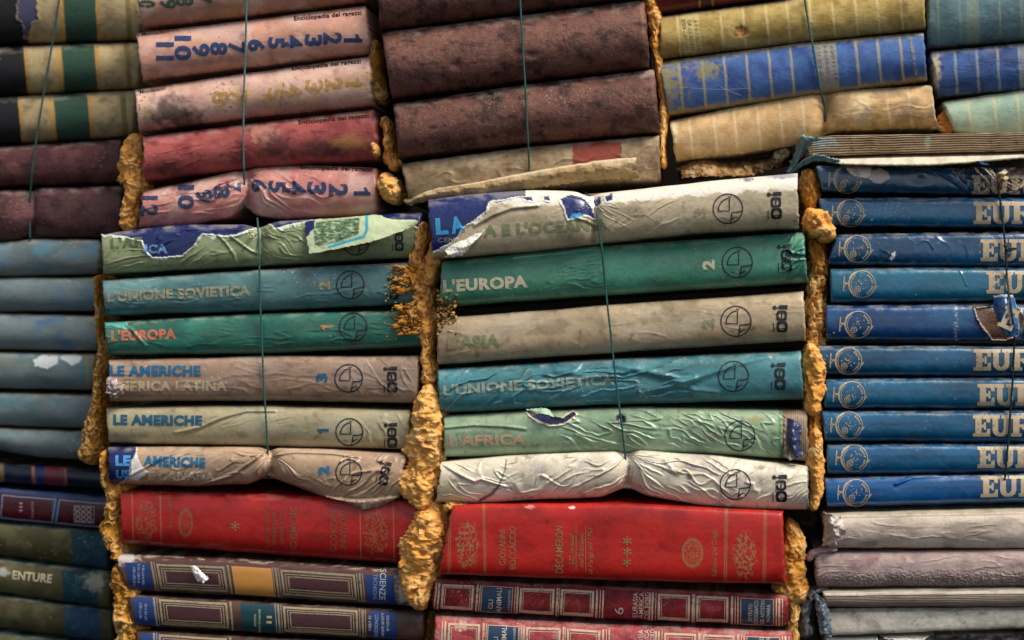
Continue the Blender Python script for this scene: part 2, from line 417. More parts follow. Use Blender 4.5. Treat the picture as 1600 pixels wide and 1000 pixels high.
def globe_emblem(B, cx, cy, R=22, color='20241f', wear=0.2, ang=0):
    s = Shapes(); s.ring(cx, cy, R, 1.9)
    f = lambda x, y: (cx + R * x, cy + R * y)
    arc = [f(0.1 - 0.76 * math.cos(math.radians(t)), 0.16 - 0.86 * math.sin(math.radians(t))) for t in range(0, 91, 10)]
    s.stroke(arc + [f(0.1, 0.16), arc[0]], 1.9)
    s.stroke([f(0.98, 0.12), f(0.75, 0.22), f(0.26, 0.26), f(0.26, 0.5), f(0.16, 0.95)], [1.6, 2.2, 1.8, 2.0, 1.5])
    s.stroke([f(0.26, 0.72), f(0.5, 0.55), f(0.66, 0.62)], [2.6, 1.4, 0.8]); s.stroke([f(0.0, -0.84), f(0.14, -0.76), f(0.22, -0.86)], 1.3)
    s.stroke([f(-0.45, 0.6), f(-0.1, 0.72)], 0.8)
    return s.put(B, 'emblem', color, wear)

def publisher_mark(B, cx, cy, k=1.0, color='1b1c1e', wear=0.15, ang=0.0):
    s = Shapes()
    s.holed(cx, cy + 13 * k, 8.2 * k, 4.6 * k); s.stroke([(cx - 3 * k, cy + 15.5 * k), (cx + 5 * k, cy + 15.5 * k)], 1.4 * k)
    s.holed(cx - 0.6 * k, cy - 3.5 * k, 7.8 * k, 4.6 * k); s.stroke([(cx - 0.6 * k, cy - 8 * k), (cx - 0.6 * k, cy + 1 * k)], 1.8 * k)
    s.poly([(cx - 4.5 * k, cy - 19 * k), (cx + 8 * k, cy - 19.5 * k), (cx + 8 * k, cy - 13.2 * k), (cx - 4.5 * k, cy - 13 * k)])
    s.disc(cx - 11 * k, cy - 15.5 * k, 3.1 * k); s.stroke([(cx - 9 * k, cy - 14.5 * k), (cx - 4 * k, cy - 16 * k)], 2 * k)
    s.stroke([(cx - 12.5 * k, cy + 8 * k), (cx - 12.5 * k, cy + 21 * k)], 1.4 * k)
    if ang:
        a = math.radians(ang); q = np.asarray(s.V, float) - [cx, cy]
        s.V = [(cx + x * math.cos(a) - y * math.sin(a), cy + x * math.sin(a) + y * math.cos(a)) for x, y in q]
    return s.put(B, 'publisher_mark', color, wear)

# ---- lumps swept along a path: foam, rolled strips, crumbs
def lump(name, path, d, depth, m=None, parent=None, c0='eba855', c1='b87a3a', c2='f5d090', amp=0.35, fs=0.012, seed=1, dens=0.8, nth=56, squash=1.0, rag=1.0, holes=0.5):
    """path: (x, y, half width) in photograph pixels, or (x, y, half width, depth offset)"""
    path = np.asarray([tuple(q) + (0,) * (4 - len(q)) for q in path], float)
    seg = np.hypot(np.diff(path[:, 0]), np.diff(path[:, 1])); t = np.concatenate([[0], np.cumsum(seg)]); n = max(10, int(t[-1] * dens))
    tt = np.linspace(0, t[-1], n); q = np.stack([np.interp(tt, t, path[:, k]) for k in range(4)], 1)
    for k in range(4):
        ker = np.hanning(7); ker /= ker.sum(); pad = np.concatenate([q[:1, k].repeat(3), q[:, k], q[-1:, k].repeat(3)]); q[:, k] = np.convolve(pad, ker, 'valid')
    hw = q[:, 2]; cap = np.minimum(1, np.sqrt(np.clip(np.minimum(tt, t[-1] - tt) / (hw * 0.9 + 1), 0, 1)) + 0.02); hw = hw * cap
    tg = np.gradient(q[:, :2], axis=0); tg /= np.linalg.norm(tg, axis=1)[:, None]; nn = np.stack([-tg[:, 1], tg[:, 0]], 1)
    th = np.linspace(0, 2 * np.pi, nth, endpoint=False)
    px = q[:, 0, None] + nn[:, 0, None] * hw[:, None] * np.cos(th); py = q[:, 1, None] + nn[:, 1, None] * hw[:, None] * np.cos(th)
    sn = np.sin(th); dep = np.where(sn > 0, sn ** 0.7 if False else np.abs(sn) ** 0.75, -np.abs(sn) * 1.6)
    S = 0.0005
    P = unproj(px, py, d - depth * 0.5)
    P[..., 1] = d + q[:, 3, None] - depth * cap[:, None] * dep
    cen = unproj(q[:, 0], q[:, 1], d - depth * 0.5); cen[:, 1] = d + q[:, 3]
    dirn = P - cen[:, None]; rad = np.linalg.norm(dirn, axis=2, keepdims=True); dirn = dirn / (rad + 1e-9)
    fs = fs * 0.85
    Q = P * np.array([1, 1, 0.5]); Q = Q + 0.35 * fs * np.stack([noise3(P / fs * 1.2, seed + 20), noise3(P / fs * 1.2, seed + 21), noise3(P / fs * 1.2, seed + 22)], -1)
    a = noise3(P / (fs * 1.5), seed); b = noise3(Q / (fs * 0.62), seed + 1); c = noise3(Q / (fs * 0.27), seed + 2); g = noise3(P / (fs * 0.11), seed + 5)
    hole = smooth(0.22, 0.5, noise3(P / (fs * 0.55), seed + 9))
    disp = amp * 1.05 * (0.6 * a + 0.42 * (0.45 - np.abs(b) * 2.2) + 0.30 * rag * (0.35 - np.abs(c) * 1.8) + 0.13 * g * rag - holes * 0.55 * hole)
    r0 = np.minimum(rad[..., 0], hw[:, None] * S + 0.001)
    P = P + dirn * (disp * r0)[..., None]
    wv = np.clip(hw[:, None] / 10, 0, 1); P[..., 0] += (0.0016 * noise3(P / (fs * 1.1), seed + 30) + 0.0011 * noise3(P / (fs * .35), seed + 31)) * wv
    colr = np.tile(lin(c0), P.shape[:2] + (1,))
    def mx(col, mk): colr[:] += (lin(col) - colr) * np.clip(mk, 0, 1)[..., None]
    mx(c2, smooth(0.1, 0.5, .45 - np.abs(b) * 1.5 + 0.5 * noise3(P / 0.02, seed + 6)) * 0.6); mx(c1, smooth(0.15, 0.6, np.abs(b) + 0.5 * noise3(P / 0.03, seed + 4)) * 0.33); mx('96602a', hole * 0.35)
    return raw_mesh(name, P.reshape(-1, 3), gridfaces(P.shape[0], nth, True), m or M_FOAM, parent, colr.reshape(-1, 3))

_ico = None
def crumbs(name, parent, pts, d, m, cols, seed=1, rag=0.35):
    """pts: (x, y, rx, ry, ang, depth out in m): small ragged lumps in one mesh"""
    global _ico
    if _ico is None:
        bm = bmesh.new(); bmesh.ops.create_icosphere(bm, subdivisions=2, radius=1); bm.verts.index_update()
        _ico = (np.array([v.co[:] for v in bm.verts]), np.array([[v.index for v in f.verts] for f in bm.faces], np.int32)); bm.free()
    V0, F0 = _ico; Vs, Fs, Cs = [], [], []; S = 0.0005; rng = np.random.default_rng(seed)
    for i, (x, y, rx, ry, ang, o) in enumerate(pts):
        n = noise3(V0 * 1.6 + i * 3.1, seed); v = V0 * (1 + rag * n[:, None] * 1.6)
        a = math.radians(ang); ex = v[:, 0] * rx * math.cos(a) - v[:, 2] * ry * math.sin(a); ez = v[:, 0] * rx * math.sin(a) + v[:, 2] * ry * math.cos(a)
        c = unproj(x, y, d - o); P = np.stack([c[0] + ex * S, c[1] + v[:, 1] * ry * S, c[2] - ez * S], 1)
        Vs.append(P); Fs.append(F0 + len(V0) * i); cc = lin(cols[rng.integers(len(cols))]) * (0.75 + 0.5 * rng.random()); Cs.append(np.tile(cc, (len(V0), 1)))
    return raw_mesh(name, np.concatenate(Vs), np.concatenate(Fs), m, parent, np.concatenate(Cs), kind='stuff')

def sheet(name, parent, ctrl, color='d8d4c4', m=None, th=0.0005, n=(40, 24), paint=None, crump=0.0006, fs=14, seed=1, ragged=1.5, back=None):
    """ctrl[r][c] = (x, y, depth): a thin curled sheet with its own thickness and a torn rim"""
    ctrl = np.asarray(ctrl, float); R, C = ctrl.shape[:2]
    def spline(K, A, N):       # Catmull-Rom along axis 0
        t = np.linspace(0, K - 1, N); i = np.clip(np.floor(t).astype(int), 0, K - 2); f = (t - i)[:, None, None]
        g = lambda j: A[np.clip(j, 0, K - 1)]
        p0, p1, p2, p3 = g(i - 1), g(i), g(i + 1), g(i + 2)
        return 0.5 * (2 * p1 + (p2 - p0) * f + (2 * p0 - 5 * p1 + 4 * p2 - p3) * f ** 2 + (3 * p1 - p0 - 3 * p2 + p3) * f ** 3)
    A = spline(R, ctrl, n[1]); A = np.swapaxes(spline(C, np.swapaxes(A, 0, 1), n[0]), 0, 1)
    X, Y, D = A[..., 0].copy(), A[..., 1].copy(), A[..., 2]
    u, v = np.meshgrid(np.linspace(0, 1, n[0]), np.linspace(0, 1, n[1]))
    rim = np.maximum(1 - np.minimum(np.minimum(u * n[0], (1 - u) * n[0]), np.minimum(v * n[1], (1 - v) * n[1])) / 3, 0)
    X += ragged * 2 * fbm(X / 6, Y / 6, seed + 3) * rim; Y += ragged * 2 * fbm(X / 6, Y / 6, seed + 6) * rim
    P = unproj(X, Y, D); P[..., 1] -= crump * fbm(X / fs, Y / fs, seed) * 1.6
    pt = Paint(X, Y, u, v, color); pt.mul(1 + 0.12 * fbm(X / 12, Y / 12, seed + 8))
    if paint: paint(pt)
    N = np.cross(np.gradient(P, axis=1), np.gradient(P, axis=0)); N /= np.linalg.norm(N, axis=2, keepdims=True) + 1e-12
    if N[..., 1].mean() > 0: N = -N
    B = P - N * th; rr, cc = P.shape[:2]; k = rr * cc
    F1 = gridfaces(rr, cc); F2 = F1[:, ::-1] + k
    edge = [(0, j) for j in range(cc)] + [(i, cc - 1) for i in range(1, rr)] + [(rr - 1, j) for j in range(cc - 2, -1, -1)] + [(i, 0) for i in range(rr - 2, 0, -1)]
    e = np.array([i * cc + j for i, j in edge]); e2 = np.roll(e, -1); F3 = np.stack([e, e2, e2 + k, e + k], 1)
    cb = pt.c if back is None else np.tile(lin(back), pt.c.shape[:2] + (1,))
    return raw_mesh(name, np.concatenate([P.reshape(-1, 3), B.reshape(-1, 3)]), np.concatenate([F1, F2, F3]), m or M_TORN, parent,
                    np.concatenate([pt.c.reshape(-1, 3), cb.reshape(-1, 3)]))

def twine(label, pts, r=0.0008, color='23504c', group='green twine tied round the stacks', name='twine', cat='twine'):
    """pts: (x, y, depth)"""
    pts = np.asarray(pts, float); t = np.linspace(0, len(pts) - 1, len(pts) * 30)
    q = np.stack([np.interp(t, np.arange(len(pts)), pts[:, k]) for k in range(3)], 1)
    for k in range(3):
        ker = np.hanning(13); ker /= ker.sum(); a = q[:, k]; pad = np.concatenate([2 * a[0] - a[6:0:-1], a, 2 * a[-1] - a[-2:-8:-1]]); q[:, k] = np.convolve(pad, ker, 'valid')
    P = unproj(q[:, 0], q[:, 1], q[:, 2]); root = thing(name, label, cat, group, tuple(P[-1]))
    V = []; n = 7; Cc = []
    s = np.concatenate([[0], np.cumsum(np.linalg.norm(np.diff(P, axis=0), axis=1))])
    for i, p in enumerate(P):
        tw = s[i] / 0.004 * 2 * math.pi
        for k in range(n):
            a = 2 * math.pi * k / n; rr = r * (0.8 + 0.28 * abs(math.cos(a - tw * 0.5)))
            V.append(p + np.array([math.cos(a) * rr, math.sin(a) * rr, 0])); Cc.append(lin(color) * (0.7 + 0.6 * abs(math.cos(a - tw * 0.5))))
    return root, raw_mesh('cord', V, gridfaces(len(P), n, True), M_TWINE, root, np.array(Cc))

def worn_lines(B, x, y0, y1, w_, color, lean=0.0, wear=.35, name='spine_lettering', seed=1):
    """lettering too worn to read: a column of small broken letter strokes running along the picture's vertical"""
    rg = random.Random(seed); s = Shapes(); y = y0; h = w_ * .75
    while y < y1:
        xx = x + lean * (y - y0) / max(y1 - y0, 1); k = rg.randrange(4)
        if k == 0: s.stroke([(xx, y), (xx + w_, y)], 1.3); s.stroke([(xx + w_ * .5, y), (xx + w_ * .5, y + h * .6)], 1.2)
        elif k == 1: s.ring(xx + w_ / 2, y + h * .4, w_ * .42, 1.2, n=10, ry=h * .42)
        elif k == 2: s.stroke([(xx, y), (xx + w_, y + h * .35), (xx, y + h * .75)], 1.2)
        else: s.stroke([(xx, y), (xx + w_, y)], 1.3); s.stroke([(xx, y + h * .6), (xx + w_, y + h * .6)], 1.3)
        y += h * 1.25
    return s.put(B, name, color, wear, .5, (5, 5), 700)

# ---------------------------------------------------------------- the wall behind the stacks
def back_wall():
    n = 40; gx, gy = np.meshgrid(np.linspace(-1900, 3300, n), np.linspace(-1100, 2000, n))
    P = unproj(gx, gy, 0.26); P[..., 1] += 0.003 * fbm(gx / 120, gy / 120, 3)
    o = raw_mesh('back_wall', P.reshape(-1, 3), gridfaces(n, n)[:, ::-1], M_WALL, None, np.tile(lin('1e1914'), (n * n, 1)))
    o['kind'] = 'structure'
back_wall()

# ================================================================ A: far left, upper
GA = 'tan volumes with dark bands'; GM = 'maroon leather volumes at far left'
DA = 0.082
def band_paint(xs, lean=6):
    b0, t0, t1, g1, e = xs
    def f(p):
        p.mott('6d5c40', 0.45, 30, 3).mott('c9b78c', 0.3, 50, 8)
        p.bands([(-200, b0, '17171c', lean), (b0, b0 + 5, 'b0833e', lean, .8), (t1 - 8, t1, 'b58a45', lean, .8), (t1, g1, '2c4a3c', lean), (g1, g1 + 6, 'b0833e', lean, .8), (e, e + 8, '6f5f30', lean, .7)])
        p.specks('d8d0c0', 0.5, 4, 4, .4); p.mott('2a251c', 0.35, 12, 15, 0.1, 0.6)
    return f
Book('A1', 'tan volume with a peeled violet patch and dark green band at top left', [(-90, -26), (218, -32)], [(-90, 72), (218, 62)], DA, .016, 2.0, 'a3906a',
     lambda p: (band_paint((42, 42, 100, 150, 196))(p), p.poly('43425e', [(28, -5), (58, -8), (56, 14), (60, 30), (48, 34), (44, 60), (38, 60), (36, 34), (26, 30)], rim='8a7a58', rimw=2, rough=4, drop=.0004)), m=M_CLOTH, group=GA)
Book('A2', 'tan volume with near-black, tan and dark green bands, second in the far left stack', [(-90, 76), (218, 66)], [(-90, 154), (216, 138)], DA, .016, 2.0, 'ad9a72', band_paint((40, 42, 98, 150, 196)), m=M_CLOTH, group=GA)
Book('A3', 'tan volume with dark green band resting on a maroon leather book', [(-90, 157), (212, 141)], [(-90, 231), (207, 213)], DA, .015, 2.0, 'ad9a72', band_paint((31, 42, 86, 139, 190)), m=M_CLOTH, group=GA)
mar = lambda s: (lambda p: p.mott('2b1416', .6, 26, s).mott('8a5a58', .4, 40, s + 3, .1, .6, (2, 1)).specks('b09a90', .45, 4, s + 5, .5).edge('201012', 8, .6, s))
Book('A4', 'dark maroon leather volume directly under the banded tan books', [(-90, 234), (188, 218)], [(-90, 294), (190, 286)], DA, .013, 2.1, '5c3436', mar(21), m=M_LEATHER, group=GM)
Book('A5', 'dark maroon leather volume pinched by twine, lowest of its pair', [(-90, 300), (40, 296), (48, 300), (60, 294), (189, 290)], [(-90, 386), (30, 376), (47, 366), (64, 372), (190, 371)], DA, .015, 2.1, '5c3a3c', mar(31),
     [cinch(47, .007, 9, 330, 60, .0006, 5, 3)], M_LEATHER, GM)

# ================================================================ B: pink numbered volumes
GB = 'pink numbered encyclopedia volumes'; DB = 0.018
def pink(s, y=0.3):
    def f(p):
        p.mott('c08f86', .6, 45, s).mott('e6c6bb', .5, 60, s + 4).mott('b8975c', y, 30, s + 7, 0, .5, (2.2, .8)).mott('8b5a55', .4, 22, s + 9, .15, .6)
        p.specks('4a3030', .45, 4, s + 11, .6).edge('7a5048', 6, .5, s)
    return f
Book('B0', 'brownish pink volume with numbers, cut off by the top of the photo', [(206, -42), (575, -84)], [(222, 45), (572, 4)], DB, .018, 2.0, 'b4866e', pink(2, .5), m=M_CLOTH, group=GB)
Book('B1', 'pink volume with blue numbers 1 to 11 along its spine', [(211, 52), (300, 42), (572, 9)], [(222, 127), (380, 108), (577, 85)], DB, .017, 2.0, 'd29c88', pink(5, .2), m=M_CLOTH, group=GB, jag=1.6)
def b2(p):
    pink(9, .2)(p)
    p.mix('c3a04e', .8 * smooth(-.15, .35, fbm(p.X / 30, p.Y / 14, 71)) * np.exp(-((p.v - .52) / .24) ** 2) * smooth(285, 330, p.X))
    p.mix('c3a04e', .5 * np.exp(-((p.X - 228) / 9) ** 2) * np.exp(-((p.v - .5) / .3) ** 2))
    p.blob('2e2523', 268, 176, 32, 26, .8, .9, 13, 3, .7).blob('3a2d28', 300, 196, 22, 16, .7, .9, 10, 8, .7).specks('3a2622', .36, 5, 77, .8)
Book('B2', 'pale pink volume with faded yellow numbers and a sooty black stain', [(209, 141), (330, 122), (578, 88)], [(216, 208), (400, 184), (580, 166)], DB, .017, 2.0, 'e0b7a8', b2, m=M_CLOTH, group=GB, jag=1.6)
def b3(p):
    p.mott('7c2f34', .7, 50, 12).mott('c97a76', .5, 40, 14, .1, .5, (2, 1)).mott('55282c', .6, 18, 17, .2, .6)
    p.blob('c59080', 412, 208, 22, 16, .6, .9, 9, 4).blob('332024', 432, 226, 24, 22, .7, .9, 12, 6, .8).blob('3a2426', 520, 232, 42, 14, .75, .8, 14, 8, .8).blob('301c20', 262, 262, 20, 12, .7, .9, 10, 9, .8)
    p.blob('c49048', 545, 222, 26, 12, .5, .8, 12, 10, .6).specks('d9b9a8', .5, 3.5, 15, .6).edge('d7b8ac', 4, .5, 5, True, False)
Book('B3', 'deep red volume with dark stains, between two pink numbered volumes', [(222, 214), (400, 192), (585, 171)], [(224, 283), (400, 262), (588, 251)], DB, .017, 2.0, 'a85450', b3,
     [wrinkle(-12, 80, 7, .0007, 4, 250, 390)], M_CLOTH, GB)
def b4(p):
    pink(15, .15)(p); p.mott('c07070', .5, 30, 19).mott('b0565c', .35, 40, 23, .1, .5); p.blob('6a5350', 285, 292, 16, 12, .7, .9, 9, 3, .5)
Book('B4', 'pink volume squeezed by twine in the middle with the numeral 12 at its left end', [(222, 299), (300, 283), (368, 267), (381, 268), (395, 262), (480, 258), (588, 262)],
     [(216, 357), (300, 353), (362, 340), (383, 322), (402, 338), (440, 343), (588, 338)], DB, .017, 2.0, 'd08e84', b4,
     [cinch(382, .010, 12, 274, 110, .0026, 6, 5), wrinkle(-28, 60, 8, .0012, 14, 225, 372), wrinkle(22, 60, 8, .001, 15, 400, 480)], M_JACKET, GB, pb=(.3, .62))
BLU = '28406c'
for key, nums, colr, wear in (
    ('B0', [('10', 228, 2, 20, 26), ('9', 262, 6, 15, 26), ('8', 288, 2, 15, 26), ('7', 316, -2, 15, 26)], '2a4a44', .35),
    ('B1', [('1', 551, 60, 13, 27), ('2', 519, 60, 19, 27), ('3', 489, 63, 19, 26), ('4', 458, 65, 20, 26), ('5', 431, 67, 18, 24), ('6', 400, 71, 19, 25), ('7', 369, 75, 19, 26), ('8', 341, 76, 20, 26), ('9', 313, 78, 20, 26), ('10', 285, 75, 38, 25), ('11', 257, 80, 28, 26)], BLU, .18),
    ('B2', [('1', 553, 128, 13, 24), ('2', 521, 131, 19, 26), ('3', 490, 134, 19, 26), ('4', 458, 140, 20, 26), ('5', 430, 146, 18, 24), ('7', 372, 150, 19, 26), ('8', 344, 152, 20, 26)], 'b98f45', .62),
    ('B4', [('1', 565, 299, 13, 24), ('2', 528, 297, 20, 28), ('3', 494, 294, 20, 28), ('4', 462, 293, 21, 28), ('5', 432, 292, 19, 26), ('6', 402, 290, 20, 26), ('7', 362, 292, 14, 20), ('8', 345, 300, 20, 24), ('9', 318, 306, 20, 26), ('10', 290, 308, 38, 24), ('12', 232, 322, 32, 26)], '2c3a5c', .25)):
    for s_, cx, cy, wd, hh in nums:
        text(BK[key], s_, cx - hh / 2, cy - wd / 2 + 0, wd, hh * 1.08, 90, colr, wear + .04, .04, 'numeral')
for key, x, y, ln, a in (('B1', 460, 32, 106, -5.2), ('B2', 457, 110, 108, -6.2), ('B3', 467, 194, 110, -5.6), ('B4', 470, 264, 112, 2.0)):
    text(BK[key], 'Enciclopedia dei ragazzi', x, y + 2.5, ln, 8.5, a, '2a1814', .1, .02, sc=700)
text(BK['B1'], 'Mondadori', 222, 57, 42, 5.5, -7, '3a2420', .25, .008, 'publisher_lettering', sc=700)
text(BK['B2'], 'Mondadori', 219, 147, 40, 5.5, -9, '3a2420', .25, .008, 'publisher_lettering', sc=700)

# ================================================================ C: purple brown leather
GC = 'plain purple-brown leather volumes'; DC = 0.010
def lea(s):
    def f(p):
        p.mott('2e1a18', .75, 38, s).mott('8b5c50', .45, 70, s + 3, 0, .5).mott('6a423c', .5, 25, s + 6).mott('1a0f0e', .7, 16, s + 9, .18, .5, (1.8, 1)).mott('a07868', .3, 5, s + 19, .2, .6)
        p.specks('b9a392', .48, 3.5, s + 12, .6).specks('170c0c', .42, 8, s + 14, .7).edge('2a1718', 9, .6, s).mott('8a7468', .3, 9, s + 15, .2, .6)
    return f
Book('C0', 'purple-brown leather volume cut off by the top of the photo', [(585, -60), (1015, -104)], [(593, 49), (1012, -4)], DC, .024, 2.0, '6c463c', lea(3), m=M_LEATHER, group=GC, endr=8)
Book('C1', 'wide purple-brown leather volume with small dark pits, upper of the two full ones', [(594, 51), (993, 1), (1007, 0)], [(611, 156), (820, 128), (1015, 106)], DC, .024, 2.0, '764e42', lea(5), [dent(712, 102, 9, 7, -.0016), dent(830, 85, 12, 6, -.0014)], M_LEATHER, GC, endr=9)
Book('C2', 'purple-brown leather volume resting on a beige cloth book with a red label', [(612, 163), (820, 132), (1023, 108)], [(622, 249), (820, 226), (1030, 208)], DC, .023, 2.0, '6a443a', lea(8), (), M_LEATHER, GC, endr=9)
def c3(p):
    p.mott('6f5a40', .6, 28, 3).mott('c9b794', .5, 40, 5).mott('8a7a60', .5, 12, 8, .1, .5)
    p.poly('9c4c3e', [(894, 212), (968, 208), (970, 262), (896, 264)], rim='6b5642', rimw=2, rough=2); p.mott('7a3a30', .3, 12, 25); p.specks('2e241a', .4, 4, 11, .7).edge('5b4630', 10, .6, 4)
Book('C3', 'stained beige cloth volume with a red label and its spine strip peeling off', [(626, 256), (820, 230), (1030, 211)], [(640, 318), (820, 300), (1032, 281)], DC, .014, 2.4, 'a58f6c', c3, [wrinkle(-8, 50, 12, .0012, 9)], M_CLOTH, None)
sheet('loose_spine_strip', BK['C3'].root, [[(634, 311, .006), (676, 293, .004), (740, 284, .002), (800, 272, .0), (880, 258, .0), (945, 248, .0), (988, 243, .002)], [(632, 314, .0), (680, 297, -.006), (740, 288, -.010), (800, 277, -.012), (880, 263, -.012), (945, 254, -.012), (992, 249, -.008)], [(634, 317, -.002), (682, 303, -.009), (742, 296, -.013), (802, 285, -.015), (882, 272, -.015), (947, 265, -.015), (994, 260, -.010)], [(638, 321, .0), (686, 312, -.003), (744, 309, -.006), (806, 298, -.008), (886, 287, -.008), (952, 281, -.008), (998, 280, -.004)]], 'a88c62', M_CLOTH, .0016, (220, 40),
      lambda p: (p.mott('5e4526', .7, 22, 4, -.05, .5, (2, 1)), p.mott('3e2c18', .6, 7, 9, .2, .6), p.mott('cdbb96', .5, 30, 14, 0, .5, (2.5, 1)), p.mix('dccdb0', .85 * np.exp(-((p.v - .22 - .06 * fbm(p.X / 12, p.Y / 12, 3)) / .09) ** 2)), p.specks('20160c', .4, 4, 21, .7)), .0016, 16, 5, 2.2)

# ================================================================ D, E: gold-ruled volumes
GD = 'cloth volumes ruled with gilt lines'; DD = 0.022
def ruled(base2, gold, xs, s, lean=7, labels=(), moss=None, amt=.7):
    def f(p):
        p.mott(base2, .6, 40, s).mott(base2, .35, 14, s + 3, .1, .5)
        for x in xs: p.bands([(x - 1.9, x + 1.9, gold, lean, amt)], 1.0, 1.2, s)
        for a, b in labels: p.bands([(a, b, gold, lean, .55)], 1.2, 1.0, s)
        if moss: moss(p)
        p.specks('2d2416', .46, 4, s + 8, .5).edge(gold, 4, .55, s, True, True, .05).edge('4a3a20', 3, .5, s + 2, True, True, .05)
    return f
Book('D0', 'dark red volume showing only a corner at the top edge', [(1022, -70), (1290, -90)], [(1024, 23), (1232, -6)], DD, .015, 2.1, '6a2026', lambda p: p.mott('3a1216', .6, 30, 3).bands([(1110, 1113, 'b08a4a', 4), (1090, 1093, 'b08a4a', 4)]), m=M_BUCKRAM)
Book('D1', 'mustard yellow cloth volume with gilt lines and a torn round hole', [(1031, 26), (1230, 0), (1446, -28)], [(1031, 93), (1240, 68), (1446, 46)], DD, .016, 2.1, 'bda362',
     ruled('8a6f2c', 'd6c48a', [1061, 1128, 1163, 1199, 1232, 1267, 1302, 1338, 1372, 1408], 5, 7, [(1066, 1094)], lambda p: p.blob('6b3a1e', 1158, 49, 11, 9, .9, .7, 6, 3, .4).blob('c98f50', 1157, 49, 7, 5, .9, .8, 4, 4, .4).mott('6b5526', .5, 35, 44, .1, .5)), [dent(1158, 49, 9, 7, -.002)], M_CLOTH, GD)
def moss2(p):
    p.blob('9a8a3a', 1042, 130, 22, 44, .7, 1.6, 9, 6, .7).blob('8f8440', 1105, 108, 18, 14, .7, 1.3, 9, 7, .5)
    p.mix('a8914a', .8 * smooth(.86, .96, p.v + .05 * fbm(p.X / 12, p.Y / 12, 5))); p.mix('b9a468', .7 * (1 - smooth(.02, .08, p.v + .04 * fbm(p.X / 10, p.Y / 10, 9))))
Book('D2', 'bright blue cloth volume with gilt lines and mossy left end', [(1028, 97), (1240, 68), (1444, 50)], [(1045, 182), (1240, 154), (1449, 127)], DD, .017, 2.1, '4468a2',
     ruled('2a3f86', 'b5a578', [1064, 1100, 1134, 1169, 1204, 1238, 1340, 1374, 1409], 9, 8, [(1277, 1309)], moss2), m=M_CLOTH, group=GD)
def d3m(p):
    p.blob('efe2b4', 1048, 200, 10, 22, .9, 1.2, 8, 3, .4).mott('8f7444', .5, 50, 31, .1, .5).mott('a88a30', .5, 22, 36, .2, .6); p.mix('8a7430', .5 * smooth(.75, .95, p.v + .1 * fbm(p.X / 20, p.Y / 20, 5)))
    p.mix('7a6a58', .45 * smooth(1285, 1295, p.X) * smooth(.0, .4, fbm(p.X / 30, p.Y / 20, 8) + .2))
Book('D3', 'light tan cloth volume pinched by twine near its middle', [(1046, 189), (1150, 167), (1270, 146), (1289, 148), (1305, 142), (1456, 133)], [(1056, 252), (1150, 242), (1270, 222), (1290, 210), (1310, 206), (1466, 200)], DD, .015, 2.1, 'dcb685',
     ruled('b58e54', 'e6d4a8', [1080, 1118, 1150, 1186, 1221, 1256, 1388, 1422], 13, 8, [(1332, 1360)], d3m, .6), [cinch(1290, .010, 10, 170, 60, .0003, 6, 5), wrinkle(-6, 60, 9, .0006, 5, 1300, 1470)], M_CLOTH, GD, pb=(.25, .6))
for q, x in enumerate((1065, 1074, 1084)): worn_lines(BK['D1'], x, 31 + q, 74 + q, 6.5, '86703a', 5, .4, seed=q)
for q, x in enumerate((1275, 1286, 1297)): worn_lines(BK['D2'], x, 74 - q, 126 - q, 6.5, '6a6a66', 7, .45, seed=q + 5)
worn_lines(BK['D2'], 1421, 60, 118, 4.5, 'a89c78', 9, .45, 'publisher_lettering', 9)
GE = 'ruled cloth volumes at the upper right edge'
Book('E1', 'grey-blue cloth volume cut by the top right corner', [(1451, -30), (1700, -44)], [(1450, 76), (1700, 56)], .03, .017, 2.1, '63838a', ruled('3f5a60', '8f9a80', [1466, 1500, 1528, 1562, 1596], 3, 4, [(1510, 1526)], None, .5), m=M_CLOTH, group=GE)
Book('E2', 'mid-blue cloth volume with gilt lines and a frayed left end', [(1453, 81), (1700, 58)], [(1467, 152), (1700, 132)], .03, .015, 2.1, '3a5a96', ruled('24386a', '9aa094', [1494, 1528, 1560, 1594], 7, 5, [(1596, 1620)], lambda p: p.mott('1b2a4e', .5, 10, 3, .1, .5, (4, 1)).blob('c9b890', 1462, 110, 7, 26, .8, .9, 6, 4, .4)), [wrinkle(1, 140, 5, .0003, 4)], M_CLOTH, GE)
Book('E3', 'pale sage green cloth volume slanting down behind the upturned pages', [(1473, 159), (1700, 124)], [(1494, 208), (1540, 216), (1700, 206)], .03, .014, 2.1, 'a9bfa8', ruled('84a090', 'c9bf90', [1516, 1556, 1592], 11, 9, [], lambda p: p.edge('5b4a30', 5, .8, 4, True, False)), m=M_CLOTH, group=GE)

# torn scrap of board in the gap above the big white-jacketed volume
scr = thing('torn_scrap', 'crumpled brown scrap of torn cardboard in the dark gap under the tan volume', 'scrap', None, tuple(unproj(1140, 275, .02)))
sheet('board_piece', scr, [[(1058, 258, .05), (1092, 247, .026), (1130, 250, .05), (1172, 246, .05)], [(1062, 266, .016), (1095, 258, .014), (1135, 262, .018), (1172, 262, .02)], [(1066, 277, .01), (1100, 274, .006), (1140, 274, .008), (1178, 272, .012)]], '9a7448', M_CLOTH, .0012, (70, 30), lambda p: p.mott('3b2614', .7, 12, 5).specks('201208', .3, 6, 8, .9).mott('cdb088', .5, 16, 9), .0025, 10, 4, 3)
sheet('board_piece', scr, [[(1160, 252, .05), (1190, 246, .05), (1215, 244, .034)], [(1162, 260, .02), (1192, 256, .02), (1222, 250, .028)], [(1170, 272, .016), (1200, 264, .02), (1226, 256, .05)]], '6b5030', M_CLOTH, .001, (50, 26), lambda p: p.mott('2b1c10', .8, 10, 15).mott('b89a70', .5, 14, 19), .0025, 9, 7, 3)
